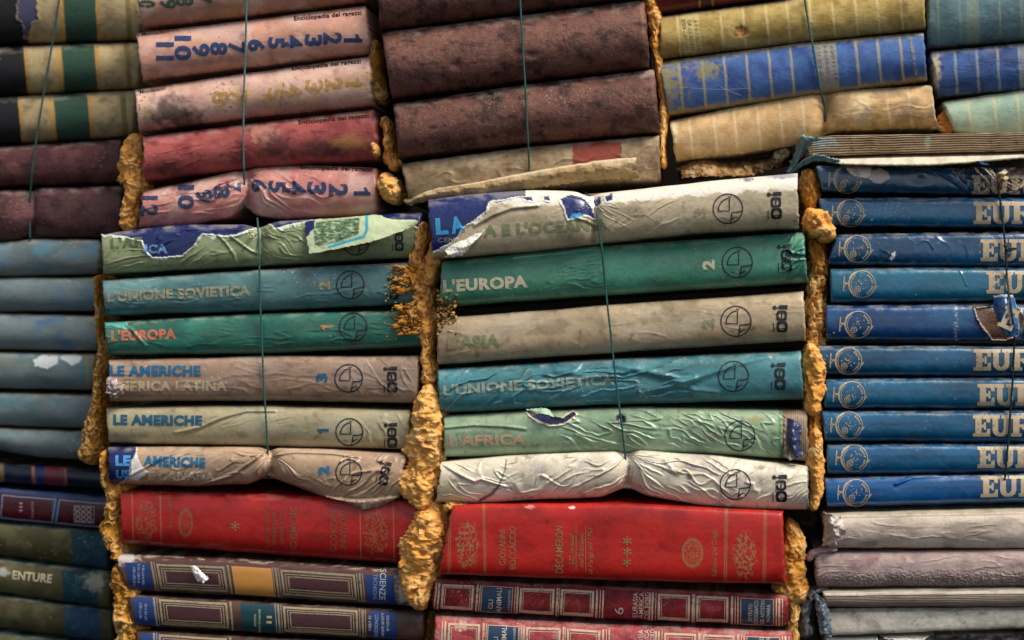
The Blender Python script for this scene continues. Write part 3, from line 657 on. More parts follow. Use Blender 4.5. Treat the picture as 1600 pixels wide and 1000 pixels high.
lump('fluff', [(1208, 246, 5), (1222, 240, 8), (1236, 236, 6)], .03, .008, M_CLOTH, scr, '8a8468', '3a3428', 'b5b090', .6, .006, 8)

# ================================================================ G and H: volumes in dust jackets
GJ = 'geography volumes in coloured dust jackets'
DG, DH = 0.004, -0.004
def jac(dk, lt, s, a=.5, dirt='5a4a34'):
    def f(p):
        p.mott(dk, a, 60, s, -.1, .5, (1.8, 1)).mott(lt, a * .8, 70, s + 4, 0, .5, (1.8, 1)).mott(dirt, .35, 24, s + 8, .2, .7)
        p.specks('efe8d8', .5, 3.2, s + 12, .6).specks('2a2018', .5, 4, s + 15, .5).edge(dirt, 5, .55, s, True, False).mott(dirt, .5, 16, s + 20, .25, .7)
    return f
# ---- G
def g1(p):
    jac('6f7a54', 'a9b48c', 3)(p)
    rag = [(150, 340), (160, 366), (196, 369), (222, 375), (228, 392), (238, 401), (262, 401), (285, 398), (300, 386), (310, 372), (316, 364), (352, 368), (372, 366), (384, 360), (398, 356), (405, 346)]
    p.poly('18255c', rag, 'd4dccb', 6, 2.2, 6, 4, .0006)
    p.poly('18255c', [(416, 345), (430, 356), (446, 352), (462, 348), (500, 343), (500, 325)], 'd4dccb', 6, 2, 6, 8, .0004)
    p.poly('18255c', [(590, 330), (592, 344), (600, 350), (640, 349), (652, 356), (668, 350), (665, 325)], 'cfe0c4', 3, 1.5, 6, 9, .0004)
Book('G1', 'olive green jacketed volume torn open to navy board with a picture flap', [(157, 366), (270, 352), (380, 350), (405, 357), (430, 346), (560, 338), (658, 331)], [(160, 429), (400, 416), (656, 402)], DG, .012, 2.6, '86916a', g1,
     [cinch(405, .005, 9, 360, 55, .0022, 7, 3), crease([(340, 366), (352, 378), (366, 398), (370, 414)], 2, .0013), crease([(362, 370), (392, 392), (402, 396)], 2, .0011), wrinkle(-18, 55, 7, .0012, 9, 172, 330), wrinkle(25, 50, 7, .001, 12, 410, 490)], M_JACKET, GJ, (.85, 1.1))
Book('G2', 'dusty teal jacketed volume lettered for the Soviet Union, left of the orange foam', [(158, 438), (420, 420), (655, 409)], [(163, 493), (420, 486), (655, 475)], DG, .012, 2.5, '527a7c', jac('2c5c68', '7aa6a8', 13, .6), [wrinkle(-4, 80, 7, .0005, 3), crease([(205, 470), (228, 456), (250, 438)], 2, .0006)], M_JACKET, GJ)
def g3(p): jac('13594c', '3f9a84', 23, .6)(p); p.poly('58b0a4', [(160, 501), (222, 494), (222, 499), (196, 503), (205, 516), (190, 510), (166, 507)], 'a8c8b8', 1.5, 1.5, 6, 4, -.0004)
Book('G3', 'emerald green jacketed volume lettered in salmon, left of the orange foam', [(161, 503), (420, 489), (656, 484)], [(168, 555), (420, 552), (658, 542)], DG, .012, 2.6, '34705f', g3, [crease([(198, 506), (214, 524), (228, 540)], 2, .0014), wrinkle(3, 90, 6, .0005, 6)], M_JACKET, GJ)
Book('G4', 'mauve-brown jacketed volume with two lines of lettering and the numeral 3', [(168, 562), (420, 556), (655, 556)], [(171, 627), (420, 626), (650, 630)], DG, .013, 2.7, 'a0836e', jac('74605a', 'b4a094', 33), [wrinkle(48, 55, 9, .0009, 5, 555, 660, 2.2, -.1), wrinkle(2, 90, 8, .0004, 8)], M_JACKET, GJ)
Book('G5', 'grey-olive jacketed volume with blue lettering and the numeral 1', [(164, 638), (300, 634), (420, 634), (640, 640)], [(168, 692), (420, 697), (640, 702)], DG, .012, 2.5, 'aca17f', jac('827c60', 'c0bca0', 43), [crease([(275, 676), (316, 666), (345, 653), (385, 642), (430, 642)], 2.2, .0013), crease([(278, 683), (284, 676), (310, 668)], 2, .0009), wrinkle(40, 45, 9, .0008, 3, 560, 640, 2.2, -.1), wrinkle(-18, 70, 6, .0006, 6, 330, 480)], M_JACKET, GJ)
def g6(p):
    jac('86705f', 'c4ac9a', 53)(p)
    p.poly('1c2458', [(160, 690), (206, 692), (213, 698), (212, 708), (205, 722), (205, 740), (192, 752), (168, 765)], 'ded8d0', 4, 1.5, 6, 4, .0005); p.poly('d9d6d2', [(204, 720), (212, 708), (222, 730), (232, 738), (215, 752), (200, 748)], None, 0, 2, 5, 7, -.0004)
Book('G6', 'crumpled pinkish-beige jacketed volume with the numeral 2, sagging onto the red book', [(167, 699), (300, 698), (408, 699), (420, 706), (432, 700), (520, 702), (634, 709)], [(168, 756), (300, 760), (390, 756), (418, 741), (440, 752), (505, 776), (560, 784), (622, 779)], DG - .006, .0145, 2.3, 'b89a7e', g6,
     [cinch(419, .009, 11, 712, 80, .0022, 6, 4), crease([(312, 758), (360, 744), (400, 716), (412, 703)], 2.4, .0018), crease([(424, 712), (460, 706), (520, 708), (560, 714)], 2.4, .0015), crease([(205, 742), (250, 718), (290, 700)], 2, .001), wrinkle(-38, 55, 7, .0022, 7, 520, 640, 2, -.4), wrinkle(-30, 60, 8, .0012, 17, 230, 400)], M_JACKET, GJ, (.85, 1.1), jag=2, pb=(.25, .68))
# ---- H
def h1(p):
    jac('8a7c60', 'c6bda6', 63, .5)(p)
    p.mix('f1ebde', .9 * (1 - smooth(.2, .26, p.v + .10 * fbm(p.X / 30, p.Y / 16, 5) + .03 * fbm(p.X / 5, p.Y / 5, 6) - .05 * smooth(1000, 1250, p.X))))
    nav = '1b2a64'
    p.poly(nav, [(655, 300), (700, 296), (760, 290), (822, 288), (820, 305), (800, 308), (762, 316), (758, 330), (742, 344), (722, 356), (712, 372), (700, 382), (680, 392), (655, 400)], 'e6e2d8', 7, 3, 7, 4, .0007)
    p.poly(nav, [(876, 312), (890, 305), (908, 308), (922, 322), (928, 340), (918, 336), (905, 338), (888, 344), (882, 326)], 'e9e6dc', 3, 2, 6, 8, .0006)
    p.poly('3a93c4', [(889, 342), (894, 334), (906, 332), (912, 338), (902, 341)], None, 0, 1, 5, 9)
    for q in ([(926, 314), (938, 306), (938, 318), (930, 322)], [(944, 308), (956, 302), (957, 312), (948, 316)], [(848, 308), (856, 306), (858, 313), (850, 312)], [(818, 309), (830, 308), (832, 314), (822, 313)]): p.poly(nav, q, 'f0ece2', 2, 2, 5, 11, .0004)
    p.blob(nav, 1168, 281, 10, 3, .8, .8, 5, 4, .4).blob('6a629a', 1222, 276, 22, 4, .7, .8, 7, 5, .5).specks('26306a', .44, 5, 91, .35)
Book('H1', 'largest cream jacketed volume torn to navy blue at its left end', [(667, 312), (740, 303), (830, 297), (900, 299), (922, 308), (936, 302), (1000, 295), (1130, 281), (1246, 271)], [(676, 405), (800, 396), (930, 382), (1080, 366), (1249, 356)], DH - .012, .016, 2.5, 'c2b394', h1,
     [cinch(927, .007, 11, 316, 40, .0016, 6, 3), crease([(742, 352), (772, 335), (800, 325), (840, 321)], 2.5, .0014), crease([(900, 340), (915, 344), (930, 351)], 2, .0015), wrinkle(-38, 90, 10, .0006, 9, 960, 1080)], M_JACKET, GJ, (.9, 1.2), jag=1.5)
Book('H2', 'bright green jacketed volume lettered in cream with the numeral 2', [(690, 407), (930, 384), (1130, 371), (1256, 362)], [(685, 480), (930, 462), (1263, 442)], DH, .0145, 2.6, '4c8e76', lambda p: (jac('1d6c54', '58b295', 73, .5)(p), p.poly('12262a', [(1228, 390), (1240, 396), (1262, 396), (1262, 402), (1246, 405), (1226, 402)], '4fc0b4', 3, 4, 6, 5, .0006)),
     [wrinkle(-8, 40, 5, .0006, 4, 850, 960), wrinkle(-40, 30, 5, .0022, 9, 1220, 1262, 2, -.3, 8), crease([(800, 402), (860, 396), (922, 389), (926, 386)], 1.6, .0009)], M_JACKET, GJ)
Book('H3', 'smooth taupe jacketed volume, third down in the middle stack', [(682, 497), (930, 478), (1256, 455)], [(682, 570), (930, 553), (1260, 532)], DH, .0145, 2.6, 'bfa987', lambda p: (jac('86755e', 'cdbfa6', 83, .6)(p), p.mott('77604a', .4, 55, 99, .1, .5)), [wrinkle(-3, 90, 12, .0003, 4)], M_JACKET, GJ)
Book('H4', 'creased turquoise jacketed volume in the middle stack', [(682, 577), (930, 562), (1252, 548)], [(687, 646), (930, 633), (1256, 624)], DH, .0135, 2.5, '45828a', jac('1d6074', '62aabb', 93, .4),
     [wrinkle(-32, 70, 9, .0015, 5, 690, 830, 2, -.2), wrinkle(-8, 90, 8, .0013, 8, 800, 1080, 2, -.2), crease([(962, 570), (1010, 580), (1050, 590), (1066, 598), (1085, 592)], 5.5, .0017), crease([(1066, 598), (1085, 610), (1120, 614)], 5, .0013), crease([(1000, 614), (1060, 600), (1150, 570), (1200, 556)], 4.5, .0009), crease([(870, 578), (920, 588), (980, 582)], 6, .0014)], M_JACKET, GJ, (.85, 1.1))
def h5(p):
    jac('6f947c', 'b4d0b8', 103, .5)(p)
    p.poly('1a2150', [(822, 641), (832, 652), (846, 660), (860, 664), (880, 662), (900, 648), (896, 643), (880, 654), (862, 650), (850, 640)], 'eadcb8', 4, 1.5, 6, 4, .0012); p.blob('2a2030', 970, 655, 8, 8, 1, .5, 6, 3, .3).blob('a08a58', 1180, 655, 10, 5, .7, .7, 6, 5, .4)
    for x in (760, 1010, 1025, 1060): p.mix('7a5a3c', .6 * np.exp(-((p.X - x - 2 * noise2(p.Y / 5, p.Y * 0, x)) / 1.1) ** 2) * (p.v < .25 + .1 * noise2(p.X / 9, p.Y * 0, 3)))
    m = smooth(1219, 1225, p.X + 3 * fbm(p.X / 6, p.Y / 8, 6)); p.mix('9d876c', m); p.mix('4a3826', m * .7 * (np.abs((p.X / 3.2) % 1 - .5) < .16)); p.h -= .003 * m
    p.mix('2f7a3a', .8 * np.exp(-((p.X - 1219) / 2.2) ** 2))
Book('H5', 'pale green jacketed volume with a ripped eye-shaped hole and bare pages at its right end', [(692, 650), (830, 642), (1000, 636), (1222, 640), (1262, 641)], [(693, 714), (930, 708), (1100, 708), (1222, 716), (1264, 722)], DH, .013, 2.4, '94ae8c', h5,
     [dent(970, 655, 6, 6, -.003), wrinkle(14, 60, 7, .0014, 6, 880, 1140, 2, -.2), wrinkle(26, 50, 7, .0012, 9, 1060, 1215, 2, -.2), crease([(695, 668), (740, 664), (790, 666), (820, 670)], 2.2, .001), crease([(900, 678), (925, 690), (960, 694)], 2, .0013)], M_JACKET, GJ, (.9, 1.2))
def h6(p):
    jac('b3a98e', 'efe9da', 113, .5)(p); p.mott('8a7a9a', .25, 30, 121, .1, .5)
    p.mix('1c1c22', .9 * np.exp(-(polydist(p.X, p.Y, [(791, 718), (789, 735), (780, 758), (768, 772), (750, 782)], False) / (1.0 + 1.6 * smooth(740, 775, p.Y))) ** 2))
    p.mix('2a2a34', .8 * smooth(1258, 1264, p.X + 2 * fbm(p.X / 5, p.Y / 6, 4))); p.blob('cfc48a', 700, 770, 26, 16, .5, .9, 12, 6, .5)
Book('H6', 'white crumpled jacketed volume squeezed into two lobes by the twine', [(688, 722), (800, 711), (960, 704), (980, 710), (1000, 703), (1120, 712), (1262, 728)], [(681, 784), (745, 786), (860, 780), (940, 777), (980, 760), (1010, 774), (1090, 789), (1180, 796), (1266, 796)], DH - .006, .015, 2.2, 'ded4be', h6,
     [cinch(980, .011, 12, 712, 130, .0024, 7, 6), wrinkle(-24, 90, 8, .0014, 4, 790, 970, 2, -.3), wrinkle(28, 90, 8, .0014, 8, 1000, 1140, 2, -.3), wrinkle(-40, 50, 7, .0012, 12, 1120, 1262, 2, -.2), crease([(694, 726), (720, 742), (742, 752), (752, 748), (790, 760)], 2.4, .0016), wrinkle(30, 40, 7, .0014, 15, 690, 790, 2, -.2)], M_JACKET, GJ, (.95, 1.2), jag=2, pb=(.25, .6))
for k, cx, cy, R in (('G2', 547.5, 445, 21.5), ('G3', 552, 511, 21.5), ('G4', 545, 591, 21.5), ('G5', 546, 675, 21), ('G6', 545, 738, 20), ('H1', 1137.5, 326, 23), ('H2', 1152, 410, 23.5), ('H3', 1150, 502, 23.5), ('H4', 1146, 588, 23.5), ('H5', 1156, 681, 23.5), ('H6', 1149, 757, 23.5)):
    globe_emblem(BK[k], cx, cy, R, '22262a', .18)
globe_emblem(BK['G1'], 556, 377, 21, '22302a', .2)
for k, cx, cy, sc_, an in (('G1', 624, 374, .85, 0), ('G2', 616, 450, .85, 0), ('G4', 613, 592, 1, 0), ('G5', 613, 679, .95, 0), ('G6', 602, 739, .9, 12), ('H1', 1213, 320, 1.05, -1), ('H2', 1229, 402, 1.05, -2), ('H3', 1222, 497, 1.05, 0), ('H4', 1219, 587, 1.05, 0), ('H6', 1221, 762, 1.05, 0)):
    publisher_mark(BK[k], cx, cy, sc_, wear=.18 if k != 'G2' else .5, ang=an)
T = text
T(BK['G1'], "L'AF", 173, 389, 50, 17, -3, '5f6b48', .5, .05); T(BK['G1'], 'ICA', 226, 397, 36, 15, -1, '6f9ad0', .35, .05)
T(BK['G2'], "L'UNIONE SOVIETICA", 168, 472, 224, 17, -2.6, '98967c', .2, .05)
T(BK['G3'], "L'EUROPA", 174, 533, 102, 17, -1.8, 'c8785a', .18, .05)
T(BK['G4'], 'LE AMERICHE', 172, 588, 142, 17, 0, '1f5f86', .12, .055); T(BK['G4'], 'MERICA LATINA', 186, 611, 169, 16, 0, 'c2ae8c', .2, .05)
T(BK['G5'], 'LE AMERICHE', 177, 664, 139, 16.5, 0.6, '1d5573', .12, .055)
T(BK['G6'], 'LE', 180, 728, 24, 16.5, 0.5, '4b9ae0', .1, .055); T(BK['G6'], 'AMERICHE', 224, 728, 97, 16.5, 2, '1b6a92', .12, .055); T(BK['G6'], 'US', 181, 748, 22, 14, 0, '3f86c8', .1, .055); T(BK['G6'], 'E CANADA', 232, 750, 104, 14, .6, 'cdb89c', .2, .05)
T(BK['H1'], 'L', 681, 367, 20, 26, -3, '3a97d0', .1, .05); T(BK['H1'], 'A', 706, 366, 22, 26, -12, '3a97d0', .15, .05); T(BK['H1'], 'A E L\'OCEANIA', 756, 370, 194, 19, -3.2, '7f8460', .22, .05); T(BK['H1'], 'CEN', 684, 379, 26, 7, -3, '8a8a68', .3, .01)
T(BK['H2'], "L'EUROPA", 693, 457, 132, 20, -3.4, 'd8cfae', .22, .05); T(BK['H3'], "L'ASIA", 700, 546, 82, 21, -3, '8a8c68', .25, .05)
T(BK['H4'], "L'UNIONE SOVIETICA", 693, 618, 268, 17, -3.6, '90a294', .22, .05); T(BK['H5'], "L'AFRICA", 702, 698, 120, 18, -1.6, 'c4a484', .25, .05)
for k, n_, cx, cy, c_, wr in (('G2', '2', 507, 446, 'a89a70', .35), ('G3', '1', 510, 512, 'd08a62', .3), ('G4', '3', 503, 590, '1f5f86', .12), ('G5', '1', 505, 674, '1d5573', .12), ('G6', '2', 506, 735, '1f6f9a', .12), ('H1', '3', 1095, 332, 'a09a80', .5), ('H2', '2', 1107, 414, 'd8cfae', .2), ('H3', '2', 1107, 506, '8f9072', .5), ('H5', '2', 1110, 682, 'a8a080', .5)):
    q = 1.0 if k[0] == 'G' else 1.08; wdd = 8 if n_ == '1' else 14
    T(BK[k], n_, cx + 9 * q, cy + wdd / 2 * q, wdd * q, 18 * q, -90, c_, wr, .05, 'volume_number')
# flaps and tears
G1r, H1r, H5r = BK['G1'].root, BK['H1'].root, BK['H5'].root
def flap_pic(p):
    d = polydist(p.X, p.Y, [(490, 362), (494, 347), (562, 340), (560, 366), (530, 378), (492, 386)])
    p.mix('5e7a58', 1 - smooth(-1, 1, d)); p.mix('aac0a0', (1 - smooth(-1, 1, d)) * smooth(0, .4, fbm(p.X / 9, p.Y / 4, 5))); p.mix('1f3a2e', (1 - smooth(-1, 1, d)) * smooth(.1, .4, fbm(p.X / 7, p.Y / 3, 8)))
    p.poly('18255c', [(470, 340), (492, 340), (492, 356), (478, 372), (470, 372)]); p.mix('2f9fb8', np.exp(-(polydist(p.X, p.Y, [(573, 335), (573, 360), (568, 370), (540, 378), (515, 386)], False) / 2.6) ** 4))
sheet('torn_picture_flap', G1r, [[(477, 346, -.008), (540, 340, -.010), (592, 336, -.010), (600, 344, -.012)], [(478, 370, -.014), (540, 362, -.015), (590, 352, -.017), (650, 344, -.016)], [(484, 397, -.0165), (535, 387, -.019), (592, 374, -.023), (648, 353, -.016)]], 'c0cda6', M_TORN, .0005, (110, 46), flap_pic, .0004, 20, 3, 1.2)
T(BK['G1'], '1', 634, 352, 6, 16, -90, '4fa0d8', .1, .04, 'spine_lettering')
sheet('torn_flap', H1r, [[(694, 392, -.030), (708, 380, -.030), (738, 362, -.028), (766, 344, -.026)], [(700, 398, -.036), (722, 388, -.038), (746, 372, -.035), (764, 350, -.029)], [(696, 402, -.033), (722, 398, -.035), (740, 380, -.032), (758, 362, -.027)]], 'ece8de', M_TORN, .0005, (70, 26), lambda p: p.mott('b8b0a0', .4, 8, 4), .0012, 8, 5, 1.5)
sheet('torn_flap', H1r, [[(712, 372, -.024), (728, 352, -.024), (744, 344, -.023)], [(718, 376, -.028), (738, 362, -.030), (764, 348, -.027)]], 'c9c3b6', M_TORN, .0004, (40, 18), None, .0016, 7, 8, 1.5)
sheet('torn_flap', BK['H5'].root, [[(822, 640, -.017), (846, 638, -.020), (860, 640, -.018)], [(838, 646, -.021), (856, 648, -.024), (866, 652, -.019)]], 'a8c4a4', M_TORN, .0004, (36, 18), None, .0008, 8, 5, 1.2, 'e8e0cc')
sheet('torn_board_flap', H5r, [[(1226, 652, -.010), (1240, 657, -.016), (1253, 664, -.014)], [(1228, 676, -.012), (1238, 690, -.022), (1250, 690, -.018)], [(1236, 705, -.012), (1244, 716, -.022), (1256, 712, -.016)]], '27305c', M_BUCKRAM, .0012, (40, 50), lambda p: p.edge('9a90a0', 4, .7, 3, True, False), .001, 9, 4, 1.2)
sheet('torn_lining', H5r, [[(1221, 645, -.008), (1226, 650, -.012), (1232, 652, -.008)], [(1220, 680, -.009), (1226, 688, -.016), (1234, 690, -.010)], [(1222, 712, -.008), (1230, 716, -.014), (1238, 718, -.008)]], '8a7c74', M_TORN, .0005, (20, 50), lambda p: p.mott('d8d0c8', .6, 8, 4), .0016, 8, 6, 2)
sheet('loose_wrapping', BK['G6'].root, [[(506, 772, -.010), (556, 777, -.011), (622, 771, -.010)], [(514, 778, -.013), (560, 785, -.015), (620, 778, -.013)], [(532, 781, -.006), (568, 796, -.012), (600, 790, -.007)]], 'a88e78', M_JACKET, .0006, (110, 40), lambda p: p.mott('6e5848', .5, 12, 4).mott('cbb5a0', .4, 9, 9), .0009, 18, 6, 1.5)
lump('crumpled_plastic', [(166, 590, 8), (174, 600, 12), (178, 612, 10), (176, 624, 7)], DG - .014, .006, M_GLOSS, BK['G4'].root, '8a7c78', '5a4a4c', 'b8a8a4', .8, .009, 4, 1.4, 48)

# ================================================================ red ornamented pair
GR = 'red volumes with gilt ornament and lettering'
GO = '94784e'
def orn(p, cx, cy, rx, ry, s, col=GO, thr=.16):
    r = np.hypot((p.X - cx) / rx, (p.Y - cy) / ry) + .25 * fbm(p.X / 12, p.Y / 12, s)
    n = np.abs(noise2(p.X / 7.5, p.Y / 9, s) + .6 * noise2(p.X / 3.6, p.Y / 4, s + 2)); p.mix(col, .85 * (1 - smooth(.85, 1.05, r)) * (1 - smooth(thr, thr + .12, n)))
def oval(p, cx, cy, rx, ry, s, col=GO):
    r = np.hypot((p.X - cx) / rx, (p.Y - cy) / ry); p.mix(col, .8 * np.exp(-((r - 1) * rx / 1.5) ** 2))
    n = np.abs(noise2(p.X / 5, p.Y / 5, s)); p.mix(col, .75 * (1 - smooth(.9, 1, r)) * (1 - smooth(.1, .24, n)))
red = lambda s: (lambda p: p.mott('7c1216', .5, 90, s, -.1, .5).mott('ba281e', .4, 60, s + 3, 0, .5).mott('6a1012', .35, 20, s + 6, .2, .7).mott('5a0e10', .35, 60, s + 11, .15, .6, (2, 1)).edge('5a0c10', 5, .5, s, True, False))
def g7(p):
    red(3)(p); orn(p, 229, 812, 17, 34, 5, '86583c'); orn(p, 587, 832, 20, 38, 8, '86583c'); oval(p, 290, 817, 10, 20, 4, '86583c')
    p.bands([(206.4, 207.8, GO, 2, .7), (250.4, 251.8, GO, 2, .7), (562.4, 563.8, GO, 2, .7), (614.4, 615.8, GO, 2, .7)], .6, .2)
Book('G7', 'red volume standing on its head with gilt lettering, left of the foam', [(185, 766), (420, 771), (652, 781)], [(190, 849), (420, 866), (648, 882)], DG, .015, 3.2, 'a6201e', g7, m=M_BUCKRAM, group=GR, dens=(1.0, 1.2))
def h7(p):
    red(13)(p); orn(p, 730, 852, 18, 38, 15); orn(p, 1163, 866, 19, 40, 18); oval(p, 1082, 864, 15, 21, 14)
    p.bands([(700, 701.3, GO, -1, .7), (703, 704.3, GO, -1, .7), (755, 756.4, GO, 2, .75), (757.6, 758.8, GO, 2, .7), (1132, 1133.6, GO, -2, .75), (1135, 1136.4, GO, -2, .75), (1192.6, 1194.2, GO, -2, .75), (1195.6, 1197, GO, -2, .75)], .6, .2)
    p.mix('f2ded4', .9 * (1 - smooth(.6, 1, np.hypot((p.X - 894) / 7, (p.Y - 793) / 3) + .5 * fbm(p.X / 5, p.Y / 5, 3)))); p.mix('e0b0a8', .5 * (1 - smooth(.5, 1, np.hypot((p.X - 828) / 9, (p.Y - 792) / 4) + .5 * fbm(p.X / 4, p.Y / 4, 8))))
Book('H7', 'red volume with gilt lettering right way up and three stars, right of the foam', [(706, 789), (760, 787), (980, 786), (1224, 799)], [(684, 897), (930, 906), (1228, 913)], DH - .014, .013, 5.0, 'b8241e', h7, m=M_BUCKRAM, group=GR, dens=(1.1, 1.2), endr=6, dust=.0)
B = BK['H7']
for s_, x, y, ln, h_, sh, bo in (('GIOVANNI', 790, 883, 55, 10, 0, .004), ('BOCCACCIO', 806, 889, 66, 10, 0, .004), ('DECAMERON', 880, 895, 73, 12, 0, .006), ('222 incisioni', 897, 883, 49, 8, .3, 0), ("dell'Edizione", 912, 886, 52, 8, .3, 0), ('di Parigi del 1757', 928, 896, 73, 9, .3, 0), ('Edizioni Del Drago', 1122, 900, 72, 10, .2, 0)):
    T(B, s_, x, y, ln, h_, -90, GO, .3, bo, 'gilt_lettering', sh, .35, 700)
def stars(B, pts, r=7):
    s = Shapes()
    for x, y in pts:
        for a in range(0, 180, 60): a_ = math.radians(a); s.stroke([(x - r * math.sin(a_), y - r * math.cos(a_)), (x, y), (x + r * math.sin(a_), y + r * math.cos(a_))], [2.6, .8, 2.6])
    s.put(B, 'gilt_stars', GO, .15, .35, (4, 4))
stars(B, [(980, 845), (980, 861.5), (980, 878)])
s = Shapes(); s.stroke([(900, 822), (900, 891)], 1.0); s.stroke([(915, 822), (915, 893)], 1.0); s.put(B, 'gilt_rules', GO, .2, .35)
B = BK['G7']
for s_, x, y, ln, h_, sh, bo in (('GIOVANNI', 531, 799, 58, 10, 0, .004), ('BOCCACCIO', 516, 797, 64, 10, 0, .004), ('DECAMERON', 453, 793, 70, 11, 0, .006), ('222 incisioni', 438, 804, 50, 7, .3, 0), ("dell'Edizione", 426, 801, 50, 7, .3, 0), ('di Parigi del 1757', 413, 790, 66, 8, .3, 0), ('Edizioni Del Drago', 262, 783, 46, 7, .2, 0)):
    T(B, s_, x, y, ln, h_, 90, '80583c', .35, bo, 'gilt_lettering', sh, .4, 700)
stars(B, [(368, 822)])

# ================================================================ panelled volumes at the bottom
def frames(B, rects, color, wear=.2, rough=.4, name='gilt_frames'):
    """rects: (x0, x1, v0, v1, line px) rectangles in spine space, each a printed ring"""
    if name.endswith('frames'):
        for q in rects: frames(B, [q], color, wear, rough, name[:-1])
        return
    s = Shapes()
    for x0, x1, v0, v1, lw in rects:
        H = B.H; q = [(x0, v0 * H), (x1, v0 * H), (x1, v1 * H), (x0, v1 * H)]; r = [(x0 + lw, v0 * H + lw), (x1 - lw, v0 * H + lw), (x1 - lw, v1 * H - lw), (x0 + lw, v1 * H - lw)]
        k = len(s.V); s.V += q + r
        for i in range(4): j = (i + 1) % 4; s.F.append([k + i, k + j, k + 4 + j, k + 4 + i])
    o = decal_mesh(B, name, s.V, s.F, color, wear, rough, space='uv', lift=.0003)
    if 'rules' in name: o['kind'] = 'stuff'
    return o
def label(B, x0, x1, v0, v1, color, wear=.08, lift=.00022, name='label_panel'):
    s = [(x0, v0 * B.H), (x1, v0 * B.H), (x1, v1 * B.H), (x0, v1 * B.H)]
    return decal_mesh(B, name, s, [[0, 1, 2, 3]], color, wear, .4, space='uv', lift=lift)
GP = 'dark panelled volumes with double frames'
def g8(p):
    p.mott('3a2420', .5, 30, 3).mott('7a5a50', .4, 40, 6); p.mix('5a3a36', .9 * (1 - smooth(.16, .22, p.v + .02 * fbm(p.X / 8, p.Y / 8, 3)))); p.mix('d8c4ae', .6 * (1 - smooth(.06, .16, p.v)) * smooth(.1, .4, fbm(p.X / 22, p.Y / 5, 9)))
    p.blob('cfc4ba', 192, 872, 22, 9, .95, .8, 7, 4, .4).blob('b8b0a8', 640, 925, 22, 20, .95, .9, 7, 6, .4).blob('e8e4de', 305, 893, 7, 16, .0)
Book('G8', 'dark panelled volume with an amber label and a white paper tear under the red book', [(180, 864), (400, 873), (640, 889)], [(192, 922), (420, 934), (644, 948)], DG, .0125, 3.0, '54403a', g8, m=M_BUCKRAM, group=GP, dens=(.8, 1.2), jag=2.5)
Book('G9', 'dark panelled volume with a deep teal label numbered two', [(198, 927), (420, 940), (662, 954)], [(205, 978), (420, 990), (662, 1003)], DG, .0125, 3.0, '4a3632', lambda p: (p.mott('2a1a18', .5, 30, 13).mott('6a4c42', .4, 40, 16).edge('1a1010', 6, .6, 3), p.mix('c8b0a0', .5 * (1 - smooth(.03, .1, p.v)) * smooth(.2, .45, fbm(p.X / 18, p.Y / 4, 19)))), m=M_BUCKRAM, group=GP, dens=(.8, 1.2))
Book('G10', 'dark panelled volume at the very bottom edge, cut off by the photo', [(212, 983), (420, 995), (668, 1008)], [(214, 1036), (420, 1048), (668, 1062)], DG, .0125, 3.0, '4a3632', lambda p: p.mott('2a1a18', .5, 30, 23).mott('6a4c42', .4, 40, 26), m=M_BUCKRAM, group=GP, dens=(.8, 1.2))
FR = '9a8a70'
def gpanel(k, off, x0, t0):
    B = BK[k]; o = lambda x: x - x0 + off
    for a, b in ((247, 353), (440, 556)):
        frames(B, [(o(a), o(b), t0, .9, 3.2), (o(a) + 6, o(b) - 6, t0 + .1, .82, 1.4), (o(a) + 10, o(b) - 10, t0 + .16, .76, 1.6)], FR, .22)
        label(B, o(a) + 14, o(b) - 14, t0 + .22, .70, '4a2c30', .1, name='panel_ground')
    frames(B, [(o(x), o(x) + 3, t0 - .04, .96, 1.4) for x in (238, 357, 431, 562)] + [(o(x), o(x) + 1.6, t0 - .04, .96, .7) for x in (243, 427, 436, 558, 567)], FR, .25, name='gilt_rules')
gpanel('G8', 0, 186, .24); gpanel('G9', 8, 206, .12); gpanel('G10', 8, 219, .12)
B = BK['G8']; label(B, 12, 50, .24, .92, '1f3a72', name='blue_label'); label(B, 178, 240, .22, .95, 'c58a44', .05, name='amber_label'); label(B, 386, 430, .22, .95, '1f3a74', name='blue_label')
T(B, 'SCIENZE', 594, 889, 48, 10, 92, 'b8bcc0', .2, .01, 'gilt_lettering', 0, .4, 700); T(B, 'TECNICHE', 584, 897, 40, 6, 92, '8f98a8', .25, .004, 'gilt_lettering', 0, .4, 700)
for x, a in ((222, 884), (215, 882), (208, 886)): worn_lines(B, x, a, a + 28, 4, '8f98b0', 0, .35, 'gilt_lettering', x)
sheet('paper_tear', B.root, [[(298, 886, -.012), (304, 884, -.012), (309, 888, -.013)], [(303, 898, -.013), (311, 896, -.017), (320, 898, -.014)], [(310, 908, -.0125), (318, 911, -.016), (326, 904, -.013)]], 'eeeae4', M_TORN, .0004, (24, 30), None, .001, 6, 4, 1.4)
B = BK['G9']; label(B, 8, 44, .1, .95, '1f3a70', name='blue_label'); label(B, 176, 238, .1, .94, '123c46', name='teal_label'); label(B, 378, 418, .1, .94, '1f3a74', name='blue_label')
T(B, 'II', 417, 962, 12, 8, 92, 'b8a878', .2, .01, 'gilt_lettering'); worn_lines(B, 404, 952, 986, 3.6, '8f9478', 0, .35, 'gilt_lettering', 3); worn_lines(B, 397, 960, 978, 3.4, '8f9478', 0, .35, 'gilt_lettering', 4)
for x, a in ((226, 944), (218, 942)): worn_lines(B, x, a, a + 24, 4, '8a94b0', 0, .4, 'gilt_lettering', x)
for x, a, s_, l_ in ((594, 956, 'CONOSCERE', 34),): T(B, s_, x - 8, a + 4, l_, 5.5, 92, 'a8b0b8', .25, .004, 'gilt_lettering', 0, .4, 700)
